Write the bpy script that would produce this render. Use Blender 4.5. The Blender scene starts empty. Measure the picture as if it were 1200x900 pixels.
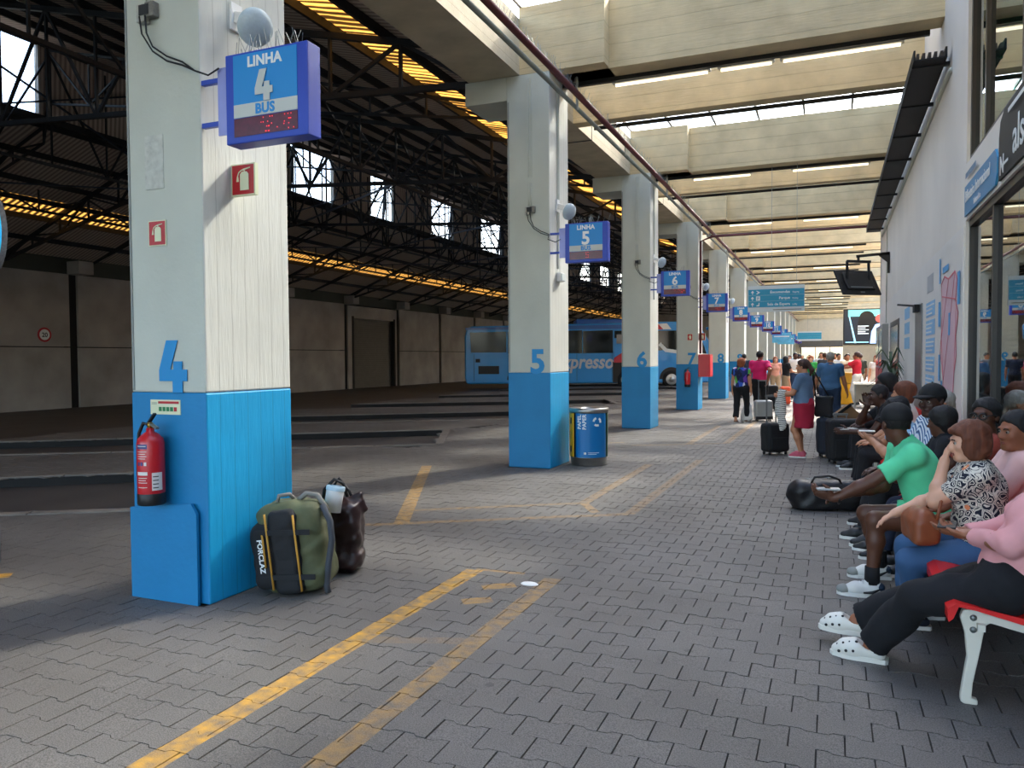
import bpy, bmesh, math, random
import numpy as np
from mathutils import Vector, Matrix
C = bpy.context.scene.collection
SC = bpy.context.scene
rnd = random.Random(7)
R = math.radians
# ------------------------------------------------------------------ camera
cam_d = bpy.data.cameras.new('camera'); cam = bpy.data.objects.new('camera', cam_d); C.objects.link(cam)
cam_d.sensor_width = 36; cam_d.lens = 905 / 1200 * 36; cam_d.clip_start = .05; cam_d.clip_end = 400
cam.location = (0, 0, 1.6); cam.rotation_euler = (Matrix.Rotation(R(22.53), 3, 'Z') @ Matrix.Rotation(R(90 - 1.92), 3, 'X') @ Matrix.Rotation(R(-.35), 3, 'Z')).to_euler()
SC.camera = cam
# ------------------------------------------------------------------ sky, sun, exposure
W = bpy.data.worlds.new('sky'); SC.world = W; W.use_nodes = True
wn = W.node_tree; bg = wn.nodes['Background']
sky = wn.nodes.new('ShaderNodeTexSky'); sky.sky_type = 'NISHITA'; sky.sun_disc = False
sky.sun_elevation = R(40); sky.sun_rotation = R(25); sky.dust_density = 3.5; sky.air_density = 1.0; sky.ozone_density = 1.2
wn.links.new(sky.outputs[0], bg.inputs[0]); bg.inputs[1].default_value = .85
sun_d = bpy.data.lights.new('sun', 'SUN'); sun = bpy.data.objects.new('sun', sun_d); C.objects.link(sun)
sun_d.energy = 7.0; sun_d.color = (1, .93, .82); sun_d.angle = R(4.0)
SUN = Vector((math.cos(R(40)) * math.sin(R(25)), math.cos(R(40)) * math.cos(R(25)), math.sin(R(40))))
sun.rotation_euler = SUN.to_track_quat('Z', 'Y').to_euler()
SC.view_settings.view_transform = 'Standard'; SC.view_settings.look = 'None'
SC.view_settings.exposure = 0.72; SC.view_settings.gamma = 1; SC.view_settings.use_curve_mapping = False
# ------------------------------------------------------------------ helpers: colour and materials
def hx(s):
    s = s.lstrip('#'); v = [int(s[i:i + 2], 16) / 255 for i in (0, 2, 4)]
    return tuple(c / 12.92 if c <= .04045 else ((c + .055) / 1.055) ** 2.4 for c in v) + (1,)
_M = {}
def mat(name, col, rough=.6, metal=0, var=.12, vs=3.0, bump=0, bs=60, emit=0, spec=.5, stretch=None, detail=4, coat=0, world=False):
    if name in _M: return _M[name]
    m = bpy.data.materials.new(name); m.use_nodes = True; t = m.node_tree; b = t.nodes['Principled BSDF']
    c = hx(col) if isinstance(col, str) else col
    b.inputs['Roughness'].default_value = rough; b.inputs['Metallic'].default_value = metal
    b.inputs['Specular IOR Level'].default_value = spec; b.inputs['Coat Weight'].default_value = coat
    b.inputs['Base Color'].default_value = c
    if var or bump:
        if world:
            co = t.nodes.new('ShaderNodeNewGeometry').outputs['Position']
        else:
            co = t.nodes.new('ShaderNodeTexCoord').outputs['Object']
        if stretch:
            mp = t.nodes.new('ShaderNodeMapping'); mp.inputs['Scale'].default_value = stretch
            t.links.new(co, mp.inputs['Vector']); co = mp.outputs[0]
    if var:
        n = t.nodes.new('ShaderNodeTexNoise'); n.inputs['Scale'].default_value = vs; n.inputs['Detail'].default_value = detail
        t.links.new(co, n.inputs['Vector'])
        r = t.nodes.new('ShaderNodeValToRGB'); r.color_ramp.elements[0].position = .3; r.color_ramp.elements[1].position = .72
        r.color_ramp.elements[0].color = tuple(x * (1 - var) for x in c[:3]) + (1,)
        r.color_ramp.elements[1].color = tuple(min(1, x * (1 + var)) for x in c[:3]) + (1,)
        t.links.new(n.outputs['Fac'], r.inputs[0]); t.links.new(r.outputs[0], b.inputs['Base Color'])
    if bump:
        n2 = t.nodes.new('ShaderNodeTexNoise'); n2.inputs['Scale'].default_value = bs; n2.inputs['Detail'].default_value = 3
        t.links.new(co, n2.inputs['Vector'])
        bp = t.nodes.new('ShaderNodeBump'); bp.inputs['Strength'].default_value = bump; bp.inputs['Distance'].default_value = .01
        t.links.new(n2.outputs['Fac'], bp.inputs['Height']); t.links.new(bp.outputs[0], b.inputs['Normal'])
    if emit:
        b.inputs['Emission Color'].default_value = c; b.inputs['Emission Strength'].default_value = emit
    _M[name] = m; return m
def glass(name, tint, refl=.12, rough=.0, thru=1.0):
    if name in _M: return _M[name]
    m = bpy.data.materials.new(name); m.use_nodes = True; t = m.node_tree; t.nodes.clear()
    o = t.nodes.new('ShaderNodeOutputMaterial'); mx = t.nodes.new('ShaderNodeMixShader')
    tr = t.nodes.new('ShaderNodeBsdfTransparent'); gl = t.nodes.new('ShaderNodeBsdfGlossy')
    tr.inputs[0].default_value = hx(tint); gl.inputs['Roughness'].default_value = rough
    gl.inputs[0].default_value = (.95, .97, 1, 1)
    lw = t.nodes.new('ShaderNodeLayerWeight'); lw.inputs['Blend'].default_value = .35
    mr = t.nodes.new('ShaderNodeMapRange'); mr.inputs['To Min'].default_value = refl; mr.inputs['To Max'].default_value = min(.95, refl + .5)
    t.links.new(lw.outputs['Fresnel'], mr.inputs[0]); t.links.new(mr.outputs[0], mx.inputs[0])
    t.links.new(tr.outputs[0], mx.inputs[1]); t.links.new(gl.outputs[0], mx.inputs[2]); t.links.new(mx.outputs[0], o.inputs[0])
    _M[name] = m; return m
def nodes_of(name, rough=.6):
    m = bpy.data.materials.new(name); m.use_nodes = True; b = m.node_tree.nodes['Principled BSDF']; b.inputs['Roughness'].default_value = rough
    _M[name] = m; return m, m.node_tree, b
def board_mat(name, col, axis, pitch=.12, var=.1, rough=.75, bump=.5, seam=.3):
    """painted board-marked concrete: fine joint lines along one axis, plus stains"""
    m, t, b = nodes_of(name, rough); c = hx(col)
    tc = t.nodes.new('ShaderNodeTexCoord'); sp = t.nodes.new('ShaderNodeSeparateXYZ'); t.links.new(tc.outputs['Object'], sp.inputs[0])
    def mth(op, a, v=None):
        n = t.nodes.new('ShaderNodeMath'); n.operation = op
        if hasattr(a, 'is_linked'): t.links.new(a, n.inputs[0])
        else: n.inputs[0].default_value = a
        if v is not None:
            if hasattr(v, 'is_linked'): t.links.new(v, n.inputs[1])
            else: n.inputs[1].default_value = v
        return n.outputs[0]
    nz = t.nodes.new('ShaderNodeTexNoise'); nz.inputs['Scale'].default_value = 2.5; nz.inputs['Detail'].default_value = 5
    t.links.new(tc.outputs['Object'], nz.inputs['Vector'])
    u = mth('ADD', sp.outputs[axis], mth('MULTIPLY', nz.outputs['Fac'], .03))
    fr = mth('FRACT', mth('DIVIDE', u, pitch))
    line = mth('LESS_THAN', fr, .06)
    fine = t.nodes.new('ShaderNodeTexNoise'); fine.inputs['Scale'].default_value = 9; fine.inputs['Detail'].default_value = 6
    mp = t.nodes.new('ShaderNodeMapping'); s = [1, 1, 1]; s[axis] = 1; o2 = (2 if axis != 2 else 0)
    s = [4, 4, 4]; s[o2] = .5; mp.inputs['Scale'].default_value = s
    t.links.new(tc.outputs['Object'], mp.inputs['Vector']); t.links.new(mp.outputs[0], fine.inputs['Vector'])
    r = t.nodes.new('ShaderNodeValToRGB'); r.color_ramp.elements[0].position = .3; r.color_ramp.elements[1].position = .7
    r.color_ramp.elements[0].color = tuple(x * (1 - var) for x in c[:3]) + (1,); r.color_ramp.elements[1].color = tuple(min(1, x * (1 + var)) for x in c[:3]) + (1,)
    t.links.new(nz.outputs['Fac'], r.inputs[0])
    dk = t.nodes.new('ShaderNodeMix'); dk.data_type = 'RGBA'; dk.blend_type = 'MULTIPLY'; t.links.new(mth('MULTIPLY', line, seam), dk.inputs[0]); t.links.new(r.outputs[0], dk.inputs[6]); dk.inputs[7].default_value = (.3, .27, .22, 1)
    t.links.new(dk.outputs[2], b.inputs['Base Color'])
    h = mth('SUBTRACT', mth('MULTIPLY', fine.outputs['Fac'], .7), mth('MULTIPLY', line, .45))
    bp = t.nodes.new('ShaderNodeBump'); bp.inputs['Strength'].default_value = bump; bp.inputs['Distance'].default_value = .012
    t.links.new(h, bp.inputs['Height']); t.links.new(bp.outputs[0], b.inputs['Normal'])
    return m
# ------------------------------------------------------------------ helpers: objects
def prop(o, label=None, cat=None, group=None, kind=None):
    if label: o['label'] = label
    if cat: o['category'] = cat
    if group: o['group'] = group
    if kind: o['kind'] = kind
    return o
def E(name, loc=(0, 0, 0), rz=0, label=None, cat=None, group=None, kind=None, rot=None):
    o = bpy.data.objects.new(name, None); C.objects.link(o); o.empty_display_size = .1
    o.location = loc; o.rotation_euler = rot or (0, 0, rz)
    return prop(o, label, cat, group, kind)
def copy_tree(o, parent=None):
    c = o.copy(); C.objects.link(c)
    if parent: c.parent = parent
    for ch in list(o.children): copy_tree(ch, c)
    return c
def V(*a): return Vector(a)
class MB:
    def __init__(s): s.v = []; s.f = []
    def add(s, vs, fs):
        n = len(s.v); s.v += [tuple(p) for p in vs]; s.f += [tuple(i + n for i in q) for q in fs]; return s
    def box(s, x0, x1, y0, y1, z0, z1):
        return s.add([(x, y, z) for x in (x0, x1) for y in (y0, y1) for z in (z0, z1)],
                     [(0, 1, 3, 2), (4, 6, 7, 5), (0, 4, 5, 1), (2, 3, 7, 6), (0, 2, 6, 4), (1, 5, 7, 3)])
    def bar(s, a, b, w=.05, h=None, up=(0, 0, 1)):
        h = h or w; a = Vector(a); b = Vector(b); d = (b - a).normalized(); u = Vector(up)
        if abs(d.dot(u)) > .98: u = Vector((1, 0, 0))
        r = d.cross(u).normalized() * w / 2; u = r.cross(d).normalized() * h / 2
        return s.add([a - r - u, a + r - u, a + r + u, a - r + u, b - r - u, b + r - u, b + r + u, b - r + u],
                     [(0, 1, 2, 3), (7, 6, 5, 4), (0, 4, 5, 1), (1, 5, 6, 2), (2, 6, 7, 3), (3, 7, 4, 0)])
    def tube(s, pts, r, seg=8, cap=True):
        pts = [Vector(p) for p in pts]; n = len(pts); rs = r if isinstance(r, (list, tuple)) else [r] * n
        vs = []; fs = []; pu = None
        for i, p in enumerate(pts):
            d = (pts[min(i + 1, n - 1)] - pts[max(i - 1, 0)]).normalized()
            u = pu - d * pu.dot(d) if pu is not None else (Vector((0, 0, 1)) if abs(d.z) < .9 else Vector((1, 0, 0)))
            u = (u - d * u.dot(d)).normalized(); pu = u; w = d.cross(u)
            for k in range(seg):
                a = 2 * math.pi * k / seg; vs.append(p + (u * math.cos(a) + w * math.sin(a)) * rs[i])
        for i in range(n - 1):
            for k in range(seg):
                k2 = (k + 1) % seg; fs.append((i * seg + k, i * seg + k2, (i + 1) * seg + k2, (i + 1) * seg + k))
        if cap: fs.append(tuple(range(seg - 1, -1, -1))); fs.append(tuple((n - 1) * seg + k for k in range(seg)))
        return s.add(vs, fs)
    def prism(s, poly, off):
        """closed polygon of 3D points pushed along off"""
        n = len(poly); off = Vector(off); p = [Vector(q) for q in poly]
        return s.add(p + [q + off for q in p], [tuple(range(n - 1, -1, -1)), tuple(range(n, 2 * n))] + [(i, (i + 1) % n, n + (i + 1) % n, n + i) for i in range(n)])
    def lathe(s, prof, c=(0, 0, 0), seg=20, a0=0, a1=360, sx=1, sy=1):
        full = abs(a1 - a0) >= 360; m = seg if full else seg + 1; n = len(prof); vs = []; fs = []
        for i in range(m):
            a = R(a0 + (a1 - a0) * i / seg)
            for r, z in prof: vs.append((c[0] + r * math.cos(a) * sx, c[1] + r * math.sin(a) * sy, c[2] + z))
        for i in range(seg):
            j = (i + 1) % m
            for k in range(n - 1): fs.append((i * n + k, j * n + k, j * n + k + 1, i * n + k + 1))
        return s.add(vs, fs)
    def ellipsoid(s, c, r, seg=12, rings=8, rot=None):
        vs = []; fs = []; M = rot or Matrix.Identity(3)
        for i in range(rings + 1):
            t = math.pi * i / rings
            for k in range(seg):
                a = 2 * math.pi * k / seg
                vs.append(Vector(c) + M @ Vector((r[0] * math.sin(t) * math.cos(a), r[1] * math.sin(t) * math.sin(a), r[2] * math.cos(t))))
        for i in range(rings):
            for k in range(seg):
                k2 = (k + 1) % seg; fs.append((i * seg + k, (i + 1) * seg + k, (i + 1) * seg + k2, i * seg + k2))
        return s.add(vs, fs)
    def build(s, name, m, parent=None, smooth=False, loc=None, rot=None, bev=0):
        me = bpy.data.meshes.new(name); me.from_pydata(s.v, [], s.f); me.validate()
        if s.f:
            b = bmesh.new(); b.from_mesh(me); bmesh.ops.remove_doubles(b, verts=b.verts, dist=1e-5)
            bmesh.ops.recalc_face_normals(b, faces=b.faces)
            if bev: bmesh.ops.bevel(b, geom=[e for e in b.edges if e.is_manifold and e.calc_face_angle(0) > .5], offset=bev, segments=2, profile=.5, affect='EDGES', clamp_overlap=True)
            b.to_mesh(me); b.free()
        return link(name, me, m, parent, smooth, loc, rot)
def link(name, me, m, parent=None, smooth=False, loc=None, rot=None):
    if m and not me.materials: me.materials.append(m)
    if smooth: me.polygons.foreach_set('use_smooth', [True] * len(me.polygons))
    o = bpy.data.objects.new(name, me); C.objects.link(o)
    if parent: o.parent = parent
    if loc: o.location = loc
    if rot: o.rotation_euler = rot
    return o
def text(body, size, m, parent, o, rt, up, off=0.0, depth=.002, name='lettering', align='CENTER', shear=0, sp=1.0, sx=1.0):
    """flat lettering as mesh: o = baseline anchor, rt / up = unit vectors of the writing"""
    cu = bpy.data.curves.new('lettering', 'FONT'); cu.body = body; cu.size = size; cu.align_x = align; cu.offset = off * size
    cu.extrude = depth / 2; cu.resolution_u = 3; cu.shear = shear; cu.space_character = sp
    tmp = bpy.data.objects.new('tmp', cu); C.objects.link(tmp)
    dg = bpy.context.evaluated_depsgraph_get(); me = bpy.data.meshes.new_from_object(tmp.evaluated_get(dg))
    bpy.data.objects.remove(tmp)
    me.name = name; me.materials.clear()
    rt = Vector(rt).normalized(); up = Vector(up).normalized(); nn = rt.cross(up)
    M = Matrix((rt * sx, up, nn)).transposed().to_4x4(); M.translation = Vector(o); me.transform(M)
    return link(name, me, m, parent)
def plate(pts2, o, rt, up, th, m, parent, name):
    """polygon given in a plane (rt, up) at o, pushed th along the plane normal"""
    rt = Vector(rt).normalized(); up = Vector(up).normalized(); nn = rt.cross(up); o = Vector(o)
    return MB().prism([o + rt * a + up * b for a, b in pts2], nn * th).build(name, m, parent)
def rect(a, b, c, d): return [(a, b), (c, b), (c, d), (a, d)]
def arc(cx, cy, r, a0, a1, n=12): return [(cx + r * math.cos(R(a0 + (a1 - a0) * i / n)), cy + r * math.sin(R(a0 + (a1 - a0) * i / n))) for i in range(n + 1)]
def stroke2(pts, w):
    """outline polygon of a 2D polyline"""
    L = []; Rr = []
    for i, p in enumerate(pts):
        a = pts[max(i - 1, 0)]; b = pts[min(i + 1, len(pts) - 1)]; dx, dy = b[0] - a[0], b[1] - a[1]; l = math.hypot(dx, dy) or 1
        L.append((p[0] - dy / l * w / 2, p[1] + dx / l * w / 2)); Rr.append((p[0] + dy / l * w / 2, p[1] - dx / l * w / 2))
    return L + Rr[::-1]
# ------------------------------------------------------------------ helpers: smooth bodies (signed distance field -> surface nets)
class SDF:
    def __init__(s, lo, hi, h):
        s.h = h; s.lo = np.array(lo, np.float32); s.n = np.ceil((np.array(hi) - s.lo) / h).astype(int) + 1
        s.D = np.full(s.n, .3, np.float32)
        s.ax = [s.lo[i] + h * np.arange(s.n[i], dtype=np.float32) for i in range(3)]
    def win(s, lo, hi, pad):
        i0 = np.clip(((np.array(lo) - pad - s.lo) / s.h).astype(int), 0, s.n); i1 = np.clip(((np.array(hi) + pad - s.lo) / s.h).astype(int) + 2, 0, s.n)
        sl = tuple(slice(a, b) for a, b in zip(i0, i1))
        g = np.meshgrid(*[s.ax[i][sl[i]] for i in range(3)], indexing='ij')
        return sl, g
    def put(s, sl, d, k, op):
        if d.size == 0: return
        D = s.D[sl]
        if op == 'sub': d = -d; hh = np.maximum(k - np.abs(D - d), 0) / max(k, 1e-6); s.D[sl] = np.maximum(D, d) + hh * hh * k / 4
        else: hh = np.maximum(k - np.abs(D - d), 0) / max(k, 1e-6); s.D[sl] = np.minimum(D, d) - hh * hh * k / 4
    def cap(s, a, b, ra, rb=None, k=.02, op='add', cuts=(), flat=None, off=0):
        rb = ra if rb is None else rb; a = np.array(a, float); b = np.array(b, float); ra += off; rb += off
        rm = max(ra, rb); sl, g = s.win(np.minimum(a, b) - rm, np.maximum(a, b) + rm, k + 2 * s.h)
        ab = b - a; L2 = max(ab @ ab, 1e-9)
        p = [g[i] - a[i] for i in range(3)]; t = np.clip((p[0] * ab[0] + p[1] * ab[1] + p[2] * ab[2]) / L2, 0, 1)
        q = [p[i] - t * ab[i] for i in range(3)]
        if flat:
            n, f = flat; n = np.array(n, float); n /= np.linalg.norm(n); dn = q[0] * n[0] + q[1] * n[1] + q[2] * n[2]
            q = [q[i] + dn * n[i] * (f - 1) for i in range(3)]
        d = np.sqrt(q[0] ** 2 + q[1] ** 2 + q[2] ** 2) - (ra + (rb - ra) * t)
        for (c, n) in cuts: n = np.array(n, float); n /= np.linalg.norm(n); d = np.maximum(d, sum((g[i] - c[i]) * n[i] for i in range(3)))
        s.put(sl, d, k, op); return s
    def ell(s, c, r, rot=None, k=.02, op='add', cuts=(), off=0):
        r = np.array(r, float) + off; rm = r.max(); c = np.array(c, float); sl, g = s.win(c - rm, c + rm, k + 2 * s.h)
        p = [g[i] - c[i] for i in range(3)]
        if rot is not None: M = np.array(rot); p = [p[0] * M[0][i] + p[1] * M[1][i] + p[2] * M[2][i] for i in range(3)]
        k0 = np.sqrt(sum((p[i] / r[i]) ** 2 for i in range(3))); k1 = np.sqrt(sum((p[i] / r[i] ** 2) ** 2 for i in range(3)))
        d = np.where(k1 > 1e-6, k0 * (k0 - 1) / np.maximum(k1, 1e-6), -r.min())
        for (cc, n) in cuts: n = np.array(n, float); n /= np.linalg.norm(n); d = np.maximum(d, sum((g[i] - cc[i]) * n[i] for i in range(3)))
        s.put(sl, d, k, op); return s
    def rbox(s, c, hs, r=.02, rot=None, k=.01, op='add'):
        c = np.array(c, float); hs = np.array(hs, float); rm = np.linalg.norm(hs); sl, g = s.win(c - rm, c + rm, k + 2 * s.h)
        p = [g[i] - c[i] for i in range(3)]
        if rot is not None: M = np.array(rot); p = [p[0] * M[0][i] + p[1] * M[1][i] + p[2] * M[2][i] for i in range(3)]
        q = [np.abs(p[i]) - hs[i] + r for i in range(3)]
        d = np.sqrt(sum(np.maximum(x, 0) ** 2 for x in q)) + np.minimum(np.maximum(np.maximum(q[0], q[1]), q[2]), 0) - r
        s.put(sl, d, k, op); return s
    def plane_cut(s, c, n, lo=None, hi=None):
        """keep the side where (p-c).n < 0, inside an optional box"""
        sl, g = s.win(lo if lo is not None else s.lo, hi if hi is not None else s.lo + s.n * s.h, 0)
        n = np.array(n, float); n /= np.linalg.norm(n); d = sum((g[i] - c[i]) * n[i] for i in range(3)); s.D[sl] = np.maximum(s.D[sl], d); return s
    def wrinkle(s, amp, f, seed=0):
        g = np.meshgrid(*s.ax, indexing='ij'); q = np.random.RandomState(seed)
        for i in range(5):
            v = q.normal(size=3); v[2] *= 1.6; v /= np.linalg.norm(v); w = f * (1 + .6 * i)
            s.D += (amp / (1 + .5 * i)) * np.sin(w * (g[0] * v[0] + g[1] * v[1] + g[2] * v[2]) + 1.5 * np.sin(w * .45 * (g[0] + g[1] * .7 - g[2]) + i)).astype(np.float32)
        return s
    def mesh(s, name, m, parent=None, loc=None, rot=None):
        D = s.D; D[0] = np.maximum(D[0], .01); D[-1] = np.maximum(D[-1], .01)
        D[:, 0] = np.maximum(D[:, 0], .01); D[:, -1] = np.maximum(D[:, -1], .01); D[:, :, 0] = np.maximum(D[:, :, 0], .01); D[:, :, -1] = np.maximum(D[:, :, -1], .01)
        ins = D < 0; cnt = np.zeros(np.array(D.shape) - 1, np.int8)
        sh = D.shape
        for dx in (0, 1):
            for dy in (0, 1):
                for dz in (0, 1): cnt += ins[dx:sh[0] - 1 + dx, dy:sh[1] - 1 + dy, dz:sh[2] - 1 + dz]
        act = (cnt > 0) & (cnt < 8); idx = np.argwhere(act); N = len(idx)
        if N == 0: return None
        ident = np.full(act.shape, -1, np.int32); ident[act] = np.arange(N)
        acc = np.zeros((N, 3), np.float64); num = np.zeros(N)
        c8 = {(a, b, c): D[idx[:, 0] + a, idx[:, 1] + b, idx[:, 2] + c].astype(np.float64) for a in (0, 1) for b in (0, 1) for c in (0, 1)}
        for ax in range(3):
            for u in (0, 1):
                for w in (0, 1):
                    p0 = [u, w]; p0.insert(ax, 0); p1 = [u, w]; p1.insert(ax, 1)
                    d0, d1 = c8[tuple(p0)], c8[tuple(p1)]; x = (d0 < 0) != (d1 < 0)
                    t = np.where(x, d0 / np.where(np.abs(d0 - d1) < 1e-12, 1e-12, d0 - d1), 0)
                    pt = np.tile(np.array(p0, float), (N, 1)); pt[:, ax] = t
                    acc += pt * x[:, None]; num += x
        v = s.lo + s.h * (idx + acc / num[:, None])
        fs = []
        for ax in range(3):
            o1, o2 = [(1, 2), (2, 0), (0, 1)][ax]
            a = [slice(None)] * 3; b = [slice(None)] * 3; a[ax] = slice(0, -1); b[ax] = slice(1, None)
            I0, I1 = ins[tuple(a)], ins[tuple(b)]; e = np.argwhere(I0 != I1)
            e = e[(e[:, o1] > 0) & (e[:, o2] > 0) & (e[:, o1] < sh[o1] - 1) & (e[:, o2] < sh[o2] - 1)]
            if not len(e): continue
            flip = ~I0[tuple(e.T)]
            def cid(d1, d2): q = e.copy(); q[:, o1] -= d1; q[:, o2] -= d2; return ident[tuple(q.T)]
            q = np.stack([cid(1, 1), cid(0, 1), cid(0, 0), cid(1, 0)], 1); q[flip] = q[flip][:, ::-1]; fs.append(q)
        f = np.concatenate(fs); f = f[(f >= 0).all(1)]
        me = bpy.data.meshes.new(name)
        me.vertices.add(N); me.vertices.foreach_set('co', v.astype(np.float32).ravel())
        me.loops.add(f.size); me.loops.foreach_set('vertex_index', f.ravel().astype(np.int32))
        me.polygons.add(len(f)); me.polygons.foreach_set('loop_start', np.arange(0, f.size, 4, dtype=np.int32))
        me.update(calc_edges=True); me.validate()
        return link(name, me, m, parent, True, loc, rot)
# ================================================================== the setting
S = 6.6; Y4 = 3.85; XL, XR = -4.39, -3.74; WX = 1.22
def yb(n): return Y4 + S * (n - 4)
PI = math.pi
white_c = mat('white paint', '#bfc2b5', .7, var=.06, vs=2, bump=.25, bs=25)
white_board = board_mat('sunlit board marked white paint', '#d2d2c8', 1, .13, .05)  # board-marked column side; paler white puts the sunlight into the colour
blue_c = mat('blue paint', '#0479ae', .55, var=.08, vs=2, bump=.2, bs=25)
blue_board = board_mat('sunlit board marked blue paint', '#0b9ad0', 1, .13, .06, rough=.5)  # same side of the base, sunlight painted in as a brighter blue
conc = board_mat('beam concrete', '#cdb88e', 2, .24, .14, bump=.8, seam=.24)
conc_y = board_mat('edge beam concrete', '#b8aa8e', 2, .2, .16, bump=.7, seam=.25)
slab_m = mat('slab underside', '#a2967c', .85, var=.12, vs=1.5)
dark_steel = mat('dark truss steel', '#121417', .7, metal=0, var=.15)
cable_m = mat('black cable', '#121212', .6, var=0)
galv = mat('galvanised steel', '#8d9290', .45, metal=.7, var=.1, vs=8)
wall_m = mat('right wall plaster', '#e6e0d4', .8, var=.07, vs=.7, bump=.12, bs=12)
hall_m = mat('hall wall concrete', '#9d968d', .9, var=.22, vs=.8, bump=.5, bs=6)
lintel_m = mat('dark lintel', '#3f4137', .85, var=.2, vs=.6)
# --- floor material with worn road paint
PAINT = [((-2.49, .4), (-2.49, 5.25), .07, .72), ((-1.85, .4), (-1.86, 5.24), .065, .34), ((-3.85, 6.45), (-5.6, 10.15), .075, .45),
         ((-4.6, 6.02), (-1.92, 7.70), .055, .28), ((-4.07, 7.10), (-2.52, 8.11), .05, .24), ((-2.52, 8.11), (-2.52, 11.42), .06, .24),
         ((-1.91, 7.70), (-1.89, 12.2), .06, .22), ((-2.52, 8.11), (-2.25, 7.66), .05, .34), ((-5.95, 3.6), (-5.67, 3.86), .07, .9),
         ((-3.35, 13.74), (-1.81, 14.68), .06, .22), ((-1.81, 14.68), (-1.74, 19.8), .06, .28), ((-2.44, 14.3), (-2.42, 18.4), .06, .22),
         ((-2.49, 5.27), (-2.1, 5.28), .025, .35), ((-2.25, 4.86), (-2.06, 5.0), .06, .5), ((-2.24, 4.52), (-2.08, 4.64), .06, .45),
         ((-2.45, 3.7), (-1.9, 3.9), .05, .12), ((-5.5, 13.1), (-3.6, 14.2), .05, .25)]
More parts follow.
